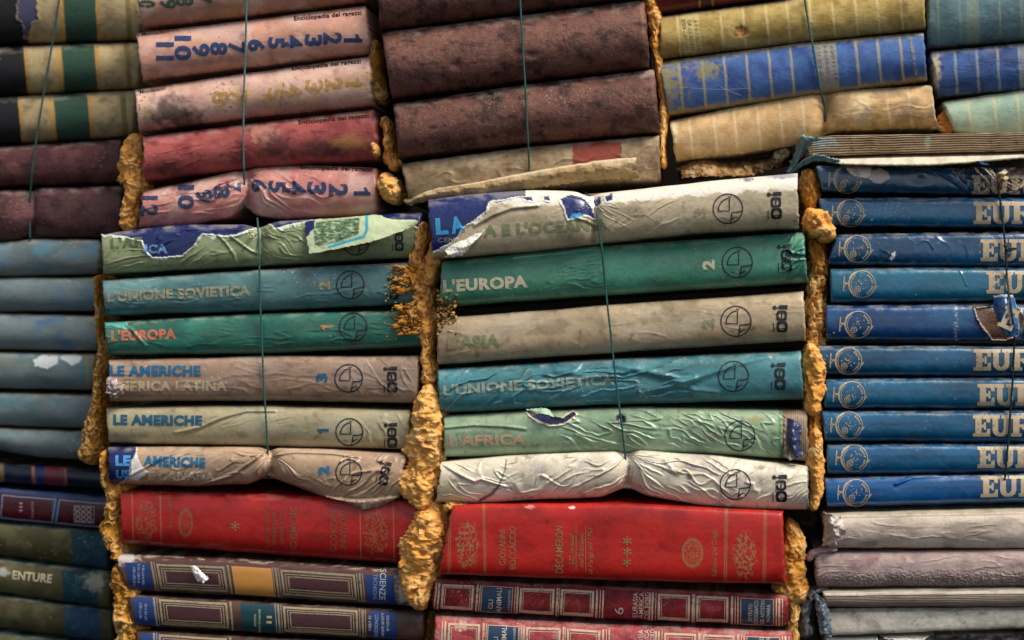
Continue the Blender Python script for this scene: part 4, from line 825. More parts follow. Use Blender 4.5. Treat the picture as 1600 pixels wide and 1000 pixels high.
for x, a, b_ in ((608, 962, 986), (600, 958, 992), (580, 962, 984)): worn_lines(B, x - 4, a, b_, 4.4, 'a0a8b4', 0, .3, 'gilt_lettering', x)
B = BK['G10']; label(B, 8, 42, .1, .95, '1f3a70', name='blue_label')

GH = 'crimson volumes with silvery frames'
def h8(s):
    def f(p):
        p.mott('5c161e', .5, 22, s).mott('a8505a', .45, 30, s + 3, .1, .5).mott('c89a8a', .12, 40, s + 5, .2, .6); p.mix('b87a78', .25 * (1 - smooth(.05, .16, p.v + .05 * fbm(p.X / 14, p.Y / 6, s)))); p.specks('e6d2c4', .46, 3.5, s + 8, .6).edge('3a0c12', 6, .5, s)
    return f
Book('H8', 'crimson volume about animals with silver frames and blue labels, numbered 6', [(678, 903), (930, 914), (1232, 928)], [(674, 952), (930, 966), (1232, 979)], DH, .013, 2.6, '8c2228', h8(3), m=M_LEATHER, group=GH, dens=(.85, 1.2))
Book('H9', 'paler crimson framed volume at the bottom edge, cut off by the photo', [(679, 961), (930, 974), (1238, 986)], [(676, 1030), (930, 1040), (1238, 1052)], DH - .004, .015, 2.6, 'ac464a', lambda p: (h8(13)(p), p.mott('d49a98', .4, 24, 31, 0, .5), p.blob('e8c8b8', 720, 978, 10, 8, .6, .9, 6, 4)), m=M_LEATHER, group=GH, dens=(.85, 1.2))
SV = 'cdb69c'
for k, off in (('H8', -678), ('H9', -670)):
    B = BK[k]; o = lambda x: x + off; v0, v1 = (.18, .95) if k == 'H8' else (.16, .8)
    R_ = []
    for a, b in ((692, 742), (814, 868), (878, 930), (1030, 1080), (1090, 1140)): R_ += [(o(a), o(b), v0, v1, 3.4), (o(a) + 5, o(b) - 5, v0 + .09, v1 - .07, 1.0)]
    frames(B, R_, SV, .25, name='silver_frames')
    frames(B, [(o(x), o(x) + w_, v0 - .03, .99, w_ / 2.01) for x, w_ in ((682, 2), (686, 3), (746, 3), (751, 1.4), (806, 1.4), (809, 3), (871, 3), (875, 1.2), (933, 3), (939, 1.4), (943, 2.4), (1016, 2.4), (1020, 3), (1026, 1.2), (1083, 3.6), (1087, 1.2), (1144, 3.4), (1150, 1.4), (1154, 2), (1214, 2), (1218, 3), (1224, 1.2))], SV, .28, name='silver_rules')
    label(B, o(754), o(803), v0 + .02, v1 + .02, '20405c', .1, name='blue_label'); label(B, o(1159), o(1211), v0 + .02, v1 + .02, '1c3a54', .1, name='blue_label')
    frames(B, [(o(754), o(803), v0, v1 + .03, 1.0), (o(1159), o(1211), v0, v1 + .03, 1.0)], SV, .2, name='label_frames')
    dy = 0 if k == 'H8' else 58; dx = 0 if k == 'H8' else 8; nm = 'gilt_lettering'
    for s_, x, y, ln, h_, bo in (('GLI', 770, 951, 14, 7, .006), ('ANIMALI', 783, 957, 38, 8, .01), ('e il loro mondo', 797, 954, 32, 5, .0), ('6', 974, 960, 11, 14, .004), ('EURASIA', 996, 964, 38, 8, .004), ('AMERICA', 1005, 966, 40, 7.5, .004), ('DEL NORD', 1014, 966, 40, 7.5, .004),
                               ('ISTITUTO', 1175, 970, 26, 6, .003), ('GEOGRAFICO', 1184, 974, 36, 6.5, .003), ('DE AGOSTINI', 1194, 974, 36, 6.5, .003), ('NOVARA', 1203, 971, 26, 6, .003)):
        T(B, s_, x + dx, y + dy, ln, h_, -88, 'd0c0b0', .25, bo, nm, 0, .4, 700)

# ================================================================ I: far left, lower
GI = 'plain faded blue-grey volumes at the left edge'; DI = .080
def fade(s, b): return lambda p: p.mott('4a5a58', .6, 50, s, -.1, .5, (2, 1)).mott(b, .7, 45, s + 3, -.05, .45, (1.5, 1)).mott('7c8272', .5, 40, s + 6, .05, .5, (2, 1)).specks('d8d8cc', .5, 4, s + 8, .5).edge('8a7a50', 4, .6, s, True, True, .05)
for k, lab, tp, bt, b, s in (
    ('I1', 'faded blue-grey volume, uppermost of the plain ones at the left edge', [(-90, 392), (0, 379), (60, 373), (154, 374)], [(-90, 433), (154, 429)], '5f8ea6', 3),
    ('I2', 'grey volume with a faint blue tinge beside the teal jacketed one', [(-90, 435), (154, 433)], [(-90, 487), (155, 486)], '557c90', 7),
    ('I3', 'bluest of the plain volumes at the left edge', [(-90, 488), (153, 493)], [(-90, 545), (153, 548)], '33648e', 11),
    ('I4', 'blue-grey volume with two torn white patches on its spine', [(-90, 549), (148, 553)], [(-90, 605), (146, 609)], '4f8496', 15),
    ('I5', 'dull teal-grey volume under the one with white patches', [(-90, 611), (146, 617)], [(-90, 661), (146, 670)], '3c6a78', 19),
    ('I6', 'grey volume sagging at the foot of the blue-grey stack', [(-90, 664), (142, 674)], [(-90, 690), (0, 704), (60, 714), (136, 719)], '566f74', 23)):
    f0 = fade(s, b)
    f = f0 if k != 'I4' else (lambda p, f0=f0: (f0(p), p.poly('d0d8da', [(54, 562), (66, 555), (90, 556), (88, 568), (74, 576), (56, 572)], None, 0, 4, 8, 5, .0003), p.poly('d0d8da', [(95, 556), (112, 553), (130, 556), (126, 564), (112, 570), (96, 562)], None, 0, 4, 8, 6, .0003), p.bands([(134, 138, '9a8a48', 2), (144, 148, '9a8a48', 2)])))
    Book(k, lab, tp, bt, DI, .0125, 2.0, '75858a', f, m=M_CLOTH, group=GI, dens=(.45, .6))
Book('I7', 'navy volume with a maroon band just above the framed maroon book', [(-90, 718), (160, 734)], [(-90, 748), (160, 764)], DI, .0085, 2.2, '171f33', lambda p: (p.mott('141c30', .5, 20, 3), p.bands([(-20, 6, '8a7a48', 2, .6), (50, 55, '8a5a40', 2), (70, 102, '5e2430', 2), (55, 70, '1a2c58', 2), (101, 104, '8a5a40', 2)])), m=M_BUCKRAM, dens=(.45, .6))
Book('I8', 'maroon volume with pale blue frames and a square white emblem', [(-90, 755), (172, 776)], [(-90, 805), (160, 828)], DI, .012, 3.0, '481420', lambda p: (p.mott('34101a', .5, 20, 13), p.mix('23406c', .9 * (1 - smooth(.13, .18, p.v))), p.mix('1d3358', .8 * smooth(.94, .97, p.v)), p.bands([(81, 90, '28446f', 3)])), m=M_BUCKRAM, dens=(.45, .6))
B = BK['I8']; frames(B, [(92, 176, .2, .93, 2.2), (180, 275, .2, .93, 2.2)], '78849c', .2, name='pale_frames')
s = Shapes()
for i in range(3):
    for j in range(3): s.ring(121 + i * 9 + .5 * j, 795 + j * 8 + i * .6, 3.4, 2.0, n=8)
s.stroke([(116, 790), (147, 792), (147, 817), (116, 815)], 1.6, True); s.put(B, 'square_emblem', 'b0a0a0', .2)
worn_lines(B, 30, 786, 802, 6, 'b0a4a8', 0, .2, seed=2); worn_lines(B, 49, 784, 808, 4, '8a6c74', 0, .3, seed=3)
GV = 'olive volumes with a blue band at the lower left edge'
def olive(s, x1, x2, bl='1d4450'):
    def f(p):
        p.mott('4a4628', .5, 30, s).mott('77714e', .4, 40, s + 3); p.bands([(x1, x2, bl, 3)], 1.5, 1.5); p.mott('4f8a94', .0); m = smooth(x1, x1 + 4, p.X) * (1 - smooth(x2, x2 + 30, p.X))
        p.mix('44666a', .6 * m * smooth(.1, .5, fbm(p.X / 14, p.Y / 12, s + 6))); p.mix('1d4f50', .8 * (1 - smooth(.05, .12, p.v))); p.specks('c8c4a0', .5, 4, s + 8, .5)
    return f
Book('I9', 'olive and dark blue volume directly under the framed maroon book', [(-90, 806), (168, 830)], [(-90, 855), (168, 889)], DI, .0125, 2.1, '464228', olive(3, 112, 240), m=M_CLOTH, group=GV, dens=(.45, .6))
def i10(p): olive(13, 98, 152)(p); p.blob('b9bcae', 5, 894, 9, 7, .95, .7, 5, 4, .4).blob('b9b8a0', 148, 908, 16, 14, .7, .9, 9, 7, .5)
Book('I10', 'olive volume lettered in cream with a torn teal band', [(-90, 862), (172, 893)], [(-90, 912), (172, 950)], DI, .0125, 2.1, '575238', i10, m=M_CLOTH, group=GV, dens=(.55, .75))
T(BK['I10'], 'ENTURE', 19, 905, 62, 14, 6, 'd0c8a4', .14, .03)
Book('I11', 'olive volume with a dark blue band under the lettered one', [(-90, 917), (174, 953)], [(-90, 968), (176, 1004)], DI, .0125, 2.1, '46432c', olive(23, 100, 156, '20405c'), m=M_CLOTH, group=GV, dens=(.45, .6))
Book('I12', 'olive grey volume filling the bottom left corner', [(-90, 973), (178, 1010)], [(-90, 1040), (180, 1070)], DI, .0125, 2.1, '565540', olive(33, 100, 156, '20405c'), m=M_CLOTH, group=GV, dens=(.45, .6))

# ================================================================ F: glossy blue volumes
GF = 'glossy blue volumes with slab lettering'; DF = .006
XR = 1690
def glo(s, c2='0a3050', c3='2470a0'):
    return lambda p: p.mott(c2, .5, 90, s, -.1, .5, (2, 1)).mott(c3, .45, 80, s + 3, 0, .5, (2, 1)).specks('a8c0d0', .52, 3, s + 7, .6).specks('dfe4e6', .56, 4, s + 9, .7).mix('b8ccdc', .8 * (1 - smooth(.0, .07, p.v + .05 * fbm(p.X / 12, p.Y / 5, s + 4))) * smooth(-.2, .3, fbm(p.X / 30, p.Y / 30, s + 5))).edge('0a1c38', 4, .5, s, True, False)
FB = [('F1', 259, 262, 300, 306, 1275, 1285, 'torn glossy blue volume directly under the white open board', 'scuffed'),
      ('F2', 310, 308, 353, 357, 1279, 1287, 'glossy blue volume with full lettering, second in the blue stack', ''),
      ('F3', 366, 361, 414, 417, 1308, 1292, 'scuffed glossy blue volume under a dark open slit', ''),
      ('F4', 419, 417, 473, 470, 1297, 1299, 'glossy blue volume with a bright highlight, just above the one with a hanging letter flap', ''),
      ('F5', 477, 475, 531, 534, 1290, 1291, 'deep blue volume with a ripped brown hole and a hanging letter flap', ''),
      ('F6', 540, 541, 586, 588, 1277, 1288, 'dark blue volume just below the one with the hanging letter flap', ''),
      ('F7', 592, 590, 638, 638, 1290, 1287, 'blue volume fifth from the bottom of the blue stack', ''),
      ('F8', 642, 641, 689, 691, 1284, 1289, 'blue volume third from the bottom of the blue stack', ''),
      ('F9', 694, 693, 741, 738, 1292, 1292, 'blue volume second from the bottom of the blue stack', ''),
      ('F10', 746, 739, 792, 785, 1288, 1292, 'brightest blue volume, lowest of the blue stack on the grey cloth book', '')]
FB = [list(q) for q in FB]; FB[6][7] = 'blue volume fourth from the bottom of the blue stack'
BASES = dict(F1='184868', F2='165a84', F3='174a70', F4='14647e', F5='124074', F6='124868', F7='155c80', F8='12567c', F9='105a86', F10='0e5696')
def f1x(p):
    glo(3)(p); p.poly('ece6de', [(1318, 250), (1324, 266), (1335, 276), (1356, 279), (1362, 272), (1358, 250)], None, 0, 2, 6, 3, -.0004); p.poly('bdb4ac', [(1356, 280), (1362, 266), (1376, 262), (1388, 270), (1390, 280), (1378, 287), (1366, 286)], None, 0, 2, 6, 5, -.0002)
    p.poly('5a3c2c', [(1480, 250), (1490, 266), (1500, 269), (1512, 258), (1510, 248)], 'b8a890', 1.5, 1, 5, 6, .0006); p.poly('6a5040', [(1560, 300), (1562, 280), (1585, 262), (1640, 255), (1700, 255), (1700, 284), (1600, 288), (1580, 300)], 'c8b088', 2, 2, 6, 7, .0008); p.mott('2a1a14', .0)
def f3x(p): glo(13)(p); p.poly('d8dce0', [(1390, 404), (1394, 396), (1400, 392), (1398, 402), (1393, 408)], None, 0, 1, 5, 3); p.mix('0c1420', .95 * (1 - smooth(-.5, .5, polydist(p.X, p.Y, [(1322, 364), (1340, 361), (1380, 357), (1420, 359), (1700, 362), (1700, 365), (1400, 365)])))); p.mott('8aa0b0', .35, 10, 5, .3, .6)  # near-black strip along the top paints in the shade of the gap above
def f5x(p):
    glo(23, '0a2a68')(p); p.poly('7a5a46', [(1524, 482), (1560, 478), (1590, 482), (1600, 500), (1592, 524), (1572, 530), (1550, 530), (1538, 512), (1528, 498)], 'd8c8a0', 2.5, 1.5, 6, 4, .0012); p.mix('2c1610', (polydist(p.X, p.Y, [(1524, 482), (1560, 478), (1590, 482), (1600, 500), (1592, 524), (1572, 530), (1550, 530), (1538, 512), (1528, 498)]) < -2) * .7 * smooth(.05, .3, noise2(p.X / 2.6, p.Y / 2.6, 5)))
    p.mix('140a10', 1 - smooth(-.6, .6, polydist(p.X, p.Y, [(1506, 479), (1530, 476), (1550, 477), (1552, 480), (1530, 480), (1512, 483)]))); p.mix('c8d0d8', .8 * np.exp(-((p.X - 1494) / 2.6) ** 2) * smooth(.0, .3, noise2(p.X / 3, p.Y / 3, 8)))
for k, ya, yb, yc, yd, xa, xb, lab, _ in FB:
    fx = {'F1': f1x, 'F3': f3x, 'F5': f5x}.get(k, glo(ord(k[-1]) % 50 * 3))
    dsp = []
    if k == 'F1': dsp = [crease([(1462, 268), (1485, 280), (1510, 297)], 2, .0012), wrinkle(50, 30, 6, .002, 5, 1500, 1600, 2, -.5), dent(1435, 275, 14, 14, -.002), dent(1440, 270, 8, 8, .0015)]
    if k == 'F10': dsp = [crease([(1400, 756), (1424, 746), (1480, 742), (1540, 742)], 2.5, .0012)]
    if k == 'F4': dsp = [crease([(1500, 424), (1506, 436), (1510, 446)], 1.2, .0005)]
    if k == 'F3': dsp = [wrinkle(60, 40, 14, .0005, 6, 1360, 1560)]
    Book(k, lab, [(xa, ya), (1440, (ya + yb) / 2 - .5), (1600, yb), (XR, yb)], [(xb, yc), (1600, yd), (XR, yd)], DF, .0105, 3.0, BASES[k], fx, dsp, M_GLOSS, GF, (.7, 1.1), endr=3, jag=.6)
# slab letters, outlines drawn by hand in a unit box (y down)
def slab(ch, x, y, w_, h):
    P = []
    if ch == 'E':
        P = [[(0, 0), (1, 0), (1, .34), (.82, .34), (.76, .18), (.55, .18), (.55, .16), (0, .16)], [(.14, .16), (.5, .16), (.5, .84), (.14, .84)], [(0, .84), (.55, .84), (.55, .82), (.78, .82), (.84, .64), (1, .64), (1, 1), (0, 1)], [(.5, .43), (.64, .43), (.64, .33), (.76, .33), (.76, .68), (.64, .68), (.64, .58), (.5, .58)]]
    if ch == 'U':
        P = [[(0, 0), (.46, 0), (.46, .16), (0, .16)], [(.54, 0), (1, 0), (1, .16), (.54, .16)], [(.1, .16), (.38, .16), (.38, .68), (.1, .68)], [(.66, .16), (.9, .16), (.9, .68), (.66, .68)], [(.1, .68), (.38, .68), (.42, .8), (.5, .84), (.58, .8), (.66, .68), (.9, .68), (.85, .86), (.7, .97), (.5, 1), (.3, .97), (.15, .86)]]
    if ch == 'R':
        P = [[(0, 0), (.64, 0), (.64, .16), (0, .16)], [(.1, .16), (.4, .16), (.4, .84), (.1, .84)], [(0, .84), (.5, .84), (.5, 1), (0, 1)], [(.64, 0), (.84, .05), (.93, .17), (.95, .28), (.92, .4), (.82, .52), (.64, .57), (.4, .57), (.4, .43), (.56, .42), (.64, .36), (.66, .28), (.64, .2), (.56, .16), (.5, .16), (.5, 0)], [(.5, .57), (.72, .54), (.86, .62), (.9, .84), (1, .84), (1, 1), (.68, 1), (.62, .7), (.5, .62)]]
    return [[(x + a * w_, y + b * h) for a, b in q] for q in P]
def eur(k, x, y, h, which='EUR', sl=0.0):
    s = Shapes()
    for ch, dx, w_ in (('E', 0, 27), ('U', 27.5, 31.5), ('R', 59.5, 33)):
        if ch in which:
            for q in slab(ch, x + dx, y, w_, h): s.poly([(a, b + sl * (a - x)) for a, b in q])
    s.put(BK[k], 'title_lettering', 'c8b494', .1 + .05 * (ord(k[-1]) * 7 % 5), .4, (5, 3))
eur('F1', 1518, 274, 29); eur('F2', 1521, 316, 34); eur('F3', 1532, 374, 34); eur('F4', 1541, 424, 34.5); eur('F6', 1521, 546, 33); eur('F7', 1527, 600, 33.5); eur('F8', 1520, 649, 33); eur('F9', 1527, 698, 33); eur('F10', 1532, 744, 33, 'EUR', -.02)
def ring_emblem(B, cx, cy, R=20.5, c='b8aa90'):
    s = Shapes(); s.ring(cx, cy, R, 1.3); s.ring(cx, cy, R, 2.8, 110, 245, 18); s.ring(cx, cy, R - 3.4, 1.0, 100, 235, 16); s.ring(cx - 7, cy + 8, 4.6, 1.2, n=16); s.ring(cx - 7, cy + 8, 2, 1.2, n=10)
    for i in range(11):
        a = math.radians(-58 + i * 11.5); a2 = a + math.radians(6.5)
        if i != 5: s.stroke([(cx + (R - 4) * math.cos(a), cy + (R - 4) * math.sin(a)), (cx + (R - 4) * math.cos(a2), cy + (R - 4) * math.sin(a2))], 3.4)
    s.stroke([(cx - R - 7, cy - 12), (cx - R - 8.2, cy), (cx - R - 8.5, cy + 11)], 1.8); s.stroke([(cx - R - 8, cy - 4), (cx - R - 5, cy - 1), (cx - R + 1, cy - 1.5)], [1.5, 3, 3]); s.stroke([(cx - R - 8, cy + 4), (cx - R - 5, cy + 1)], 1.4)
    s.stroke([(cx - 20, cy - 9), (cx - 15, cy - 16)], 2.2); s.stroke([(cx + R - 1, cy + 7), (cx + R + 3, cy + 2)], 2.0); s.stroke([(cx - 14, cy + 18), (cx - 10, cy + 15)], 1.8)
    rg = random.Random(int(cx * 7 + cy))
    for i in range(16): a = rg.random() * 6.28; r = rg.random() * 12; s.disc(cx - 1 + r * math.cos(a), cy - 1 + r * math.sin(a), .6 + rg.random() * .7, 6)
    s.put(B, 'ring_emblem', c, .24, .4, (5, 3))
for k, cx, cy in (('F1', 1324, 281), ('F2', 1329, 333), ('F3', 1340, 389), ('F4', 1347, 444), ('F5', 1341, 507), ('F6', 1326, 564), ('F7', 1331, 617), ('F8', 1327, 664.5), ('F9', 1335, 716), ('F10', 1338, 770)): ring_emblem(BK[k], cx, cy)
# hanging letter flap
F5 = BK['F5']; sl_ = [(1579, 482), (1566, 518), (1586, 526), (1592, 514)]
def f5flap(p):
    p.mott('2a6aa0', .5, 20, 4); p.mix('d8dce4', .8 * (1 - smooth(.03, .1, p.v + .03 * fbm(p.X / 6, p.Y / 6, 4)))); p.mix('d8e0e8', .6 * smooth(.93, .98, p.u))
sheet('hanging_flap', F5.root, [[(1553, 462, -.016), (1570, 460, -.022), (1584, 462, -.018)], [(1552, 480, -.018), (1572, 480, -.027), (1590, 484, -.020)], [(1558, 502, -.018), (1574, 506, -.027), (1592, 508, -.020)], [(1566, 520, -.016), (1578, 526, -.022), (1592, 524, -.018)]], '1c5080', M_GLOSS, .0006, (34, 50), f5flap, .0008, 12, 4, 1.2, 'd8d0c0')
s = Shapes()
for q in slab('E', 0, 0, 24, 34):
    a = math.radians(24); s.poly([(1580 - 8 + x * math.cos(a) - y * math.sin(a), 477 + x * math.sin(a) + y * math.cos(a)) for x, y in q])
V = np.array(s.V); hh = -.0265 - .001
Pp = unproj(V[:, 0], V[:, 1], np.full(len(V), hh)); Vv, Ff = [], []
bm = bmesh.new(); vs = [bm.verts.new(q) for q in Pp]
for f in s.F: bm.faces.new([vs[i] for i in f])
bmesh.ops.triangulate(bm, faces=bm.faces[:]); bm.verts.index_update(); bmesh.ops.recalc_face_normals(bm, faces=bm.faces[:])
Ff = np.array([[v.index for v in f.verts] for f in bm.faces], np.int32); bm.free()
raw_mesh('letter_print', Pp, Ff, print_mat('cdbd98', .12, .4), F5.root, smooth_=False)
# crumpled, split wrapper on the torn blue volume
F1r = BK['F1'].root
for i, (xa, ya, xb, yb, cc) in enumerate(((1524, 262, 1546, 296, 'b8a888'), (1536, 260, 1556, 292, 'c8c0b0'), (1546, 262, 1562, 296, '8a7a60'), (1556, 276, 1572, 268, 'c8b890'), (1558, 286, 1574, 277, 'b8a880'), (1516, 254, 1546, 258, '2a4a78'))):
    sheet('wrinkled_shred', F1r, [[(xa - 3, ya, -.010), ((xa + xb) / 2 - 1, (ya + yb) / 2 - 4, -.016), (xb - 2, yb - 3, -.010)], [(xa + 4, ya + 2, -.008), ((xa + xb) / 2 + 5, (ya + yb) / 2 + 1, -.018), (xb + 3, yb, -.010)]], cc, M_TORN, .0005, (30, 12), lambda p: p.mott('3a3028', .5, 6, 4), .0014, 6, i + 3, 1.0)

# ---- open book on top of the blue stack: page edges, spine board, white inner board
def f0p(p):
    st = p.v * p.pg + .5 * fbm(p.X / 60, p.Y * 0, 3); g = np.abs(st % 1 - .5) * 2
    p.mix('4a3828', .75 * (1 - smooth(.1, .5, g))); p.h -= .0011 * (1 - smooth(.1, .55, g)); p.mott('5a4430', .5, 30, 5, .05, .5, (3, 1)).mott('b5a080', .5, 18, 8, .1, .5, (3, .6))
    for x in (1330, 1362, 1452, 1548, 1588): p.mix('5a4a30', .6 * np.exp(-((p.X - x - 4 * (p.v - .5)) / 2.5) ** 2) * smooth(-.2, .2, noise2(p.X / 6, p.Y / 6, x)))
    p.blob('a8b09a', 1450, 222, 5, 10, .8, .5, 6, 4, .4).blob('6f5a34', 1355, 222, 12, 6, .6, .9, 7, 6, .5).blob('a9c4c4', 1285, 222, 20, 10, .55, 1.0, 8, 7, .5)
def page_book(key, label, top, bot, d, base, n, paint, extra=None, bulge=.003, group=None, wob=.8):
    def f(p): p.pg = n; paint(p)
    return Book(key, label, top, bot, d, bulge, 8, base, f, (), M_PAPER, group, (.8, 1.4), endr=2, jag=1.2, wob=wob)
page_book('F0', 'open-backed volume showing grey-brown page edges and a teal board, on the blue stack', [(1260, 217), (1300, 212), (1600, 207), (XR, 206)], [(1263, 243), (1440, 239), (1600, 235), (XR, 234)], DF - .006, '9a8468', 8, f0p)
F0r = BK['F0'].root
sheet('teal_board', F0r, [[(1250, 212, .0), (1262, 214, -.012), (1284, 218, -.012)], [(1243, 236, .0), (1256, 226, -.011), (1268, 224, -.008)], [(1230, 266, .02), (1244, 256, .004), (1258, 242, .004)]], '3f6a74', M_BUCKRAM, .0016, (36, 44), lambda p: (p.mott('6a5a44', .7, 14, 4), p.mix('9ac4cc', .8 * (1 - smooth(.0, .14, p.v + .06 * fbm(p.X / 8, p.Y / 8, 4))))), .0014, 12, 4, 2)
sheet('teal_board', F0r, [[(1230, 268, .012), (1262, 246, .0), (1282, 243, -.010), (1324, 256, -.012)], [(1236, 272, .014), (1266, 254, .002), (1286, 252, -.008), (1322, 260, -.012)]], '3a6a74', M_BUCKRAM, .0016, (80, 16), lambda p: (p.mott('1d3a40', .5, 14, 6), p.mix('a8c8c8', .6 * (1 - smooth(.05, .3, p.v + .1 * fbm(p.X / 8, p.Y / 8, 4))))), .0012, 12, 6, 1)
sheet('white_inner_board', F0r, [[(1278, 247, .012), (1360, 242, .012), (1480, 239, .012), (1600, 237, .012), (XR, 236, .012)], [(1290, 250, -.004), (1370, 249, -.006), (1480, 247, -.006), (1600, 242, -.002), (XR, 240, .0)], [(1320, 256, -.016), (1380, 257.5, -.018), (1470, 256.5, -.018), (1600, 246, -.012), (XR, 243, -.010)]], 'd6ccb8', M_TORN, .0012, (150, 24),
      lambda p: (p.mott('a89c86', .5, 20, 4), p.mix('5a604c', .9 * smooth(.86, .95, p.v + .05 * fbm(p.X / 7, p.Y / 7, 5)))), .0005, 20, 5, 1.0)

# ---- cloth and paper books under the blue stack
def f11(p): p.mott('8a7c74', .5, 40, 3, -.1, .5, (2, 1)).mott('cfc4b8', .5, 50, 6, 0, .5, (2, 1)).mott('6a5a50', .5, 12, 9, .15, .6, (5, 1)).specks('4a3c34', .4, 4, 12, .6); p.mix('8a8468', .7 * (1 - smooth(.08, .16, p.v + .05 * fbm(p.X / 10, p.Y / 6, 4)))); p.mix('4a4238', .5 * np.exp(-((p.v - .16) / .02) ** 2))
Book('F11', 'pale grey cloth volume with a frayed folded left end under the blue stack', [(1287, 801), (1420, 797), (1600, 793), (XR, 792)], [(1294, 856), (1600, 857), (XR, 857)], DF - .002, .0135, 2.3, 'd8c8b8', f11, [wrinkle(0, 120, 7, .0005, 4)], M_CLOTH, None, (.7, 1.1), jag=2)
sheet('frayed_cloth_fold', BK['F11'].root, [[(1286, 800, -.004), (1296, 803, -.014), (1312, 806, -.010)], [(1288, 825, -.006), (1302, 826, -.018), (1324, 828, -.0125)], [(1284, 852, -.004), (1300, 852, -.014), (1312, 848, -.011)]], 'b8aca4', M_CLOTH, .0009, (34, 46), lambda p: (p.mott('6a5e58', .6, 8, 4), p.mott('e6e0d8', .5, 10, 7)), .0022, 9, 5, 2)
def f12(p): p.mott('7a6468', .5, 40, 3).mott('b49aa0', .4, 50, 6, 0, .5, (2, 1)).mott('8a3c44', .45, 22, 9, .15, .5).mott('c9bcb4', .5, 16, 19, .2, .5); p.mix('6e6258', .8 * smooth(.45, .85, p.v + .3 * fbm(p.X / 30, p.Y / 14, 5)) * smooth(-.3, .2, noise2(p.X / 3, p.Y / 2.4, 8))); p.h += .0009 * smooth(.45, .8, p.v) * fbm(p.X / 4, p.Y / 3, 12)
Book('F12', 'dusty mauve cloth volume with rough grey lower half, third from the bottom right', [(1275, 862), (1420, 861), (1600, 858), (XR, 858)], [(1274, 917), (1600, 916), (XR, 916)], DF, .0135, 2.8, 'b8a29c', f12, [wrinkle(0, 90, 8, .0005, 9)], M_CLOTH, None, (.8, 1.3), jag=2, endr=7)
lump('cloth_roll', [(1262, 878, 5), (1270, 866, 6), (1284, 861, 5), (1310, 859, 3)], DF - .006, .006, M_CLOTH, BK['F12'].root, '9a8488', '5a484c', 'c8b8b4', .4, .006, 4)
def f13(p):
    f11(p); m = smooth(.40, .46, p.v) * (1 - smooth(.94, 1, p.v)); p.mix('8a7460', .7 * m); g = np.abs((p.v * 11 + .3 * fbm(p.X / 50, p.Y * 0, 3)) % 1 - .5) * 2; p.mix('4a3c30', .6 * m * (1 - smooth(.2, .6, g))); p.h -= .0007 * m * (1 - smooth(.2, .6, g)); p.h -= .0012 * np.exp(-((p.v - .42) / .03) ** 2)
Book('F13', 'slim grey volume with a rolled edge above its brown page edges', [(1284, 922), (1420, 919), (1600, 917), (XR, 916)], [(1290, 948), (1600, 947), (XR, 946)], DF - .004, .008, 2.4, 'cabfb2', f13, (), M_PAPER, None, (.7, 1.8))
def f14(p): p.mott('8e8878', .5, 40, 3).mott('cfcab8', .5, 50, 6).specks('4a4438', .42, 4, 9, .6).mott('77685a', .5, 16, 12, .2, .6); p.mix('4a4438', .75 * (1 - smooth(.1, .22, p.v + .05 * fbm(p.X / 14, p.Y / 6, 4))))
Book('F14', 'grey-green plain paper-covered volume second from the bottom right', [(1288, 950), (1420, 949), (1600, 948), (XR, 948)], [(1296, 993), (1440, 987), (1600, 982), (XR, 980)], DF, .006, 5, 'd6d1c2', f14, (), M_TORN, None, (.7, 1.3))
lump('grey_tape', [(1300, 922, 6), (1284, 918, 7), (1268, 926, 9), (1258, 945, 10), (1254, 975, 11), (1262, 1000, 12)], DF + .004, .012, M_BUCKRAM, BK['F14'].root, '3c4048', '1a1c22', '7a808a', .45, .012, 4, .9, 48, rag=.4, holes=.1)
sheet('tape_strip', BK['F14'].root, [[(1272, 926, -.010), (1284, 934, -.013), (1292, 942, -.010)], [(1276, 960, -.010), (1286, 962, -.014), (1298, 966, -.010)], [(1282, 992, -.010), (1290, 994, -.012), (1300, 996, -.009)]], '5a6672', M_BUCKRAM, .0006, (24, 50), lambda p: p.mott('2a3038', .6, 9, 4).mott('9aa6b0', .4, 7, 8), .0014, 9, 5, 1.4)
Book('F15', 'torn white paper-covered volume at the bottom right corner', [(1290, 996), (1440, 992), (1600, 988), (XR, 987)], [(1290, 1050), (XR, 1050)], DF + .006, .010, 3, 'dcd8d0', lambda p: (p.poly('1c1a22', [(1370, 1012), (1372, 992), (1385, 1000), (1420, 1001), (1440, 1002), (1446, 996), (1470, 990), (1500, 991), (1540, 984), (1700, 980), (1700, 1060), (1370, 1060)], 'e8e6e0', 4, 3, 9, 4, .003), p.mott('a8a49c', .4, 20, 7)), (), M_TORN, None, (.8, 1.2))

# ================================================================ orange foam in the joints
GFO = 'beads of expanded orange foam between the stacks'
def foam(label, edges, d, depth, c0='eba855', **kw):
    path = [((a + b) / 2, y, (b - a) / 2) for y, a, b in edges]
    r = thing('foam_bead', label, 'foam', GFO, tuple(unproj(path[-1][0], path[-1][1], d)))
    lump('foam_body', path, d, depth, M_FOAM, r, c0, **kw); return r
foam('small knotted foam bead between the maroon books and the pink volumes', [(206, 196, 222), (225, 193, 224), (245, 189, 226), (268, 183, 229), (285, 188, 231), (300, 192, 224), (330, 190, 214), (352, 186, 212), (364, 182, 210)], .035, .016, seed=3, fs=.010, amp=.5)
f = foam('foam bead left of the purple-brown leather volumes, ending in a round blob', [(60, 574, 592), (90, 576, 594), (120, 578, 597), (150, 583, 604), (162, 586, 606)], .024, .012, c0='a8742c', seed=5, fs=.010)
lump('foam_body', [(599, 180, 5), (602, 192, 8), (604, 200, 6), (606, 215, 6), (608, 232, 8), (608, 246, 10), (614, 255, 11), (612, 268, 7)], .018, .012, M_FOAM, f, 'eba855', seed=8, fs=.008, amp=.85)
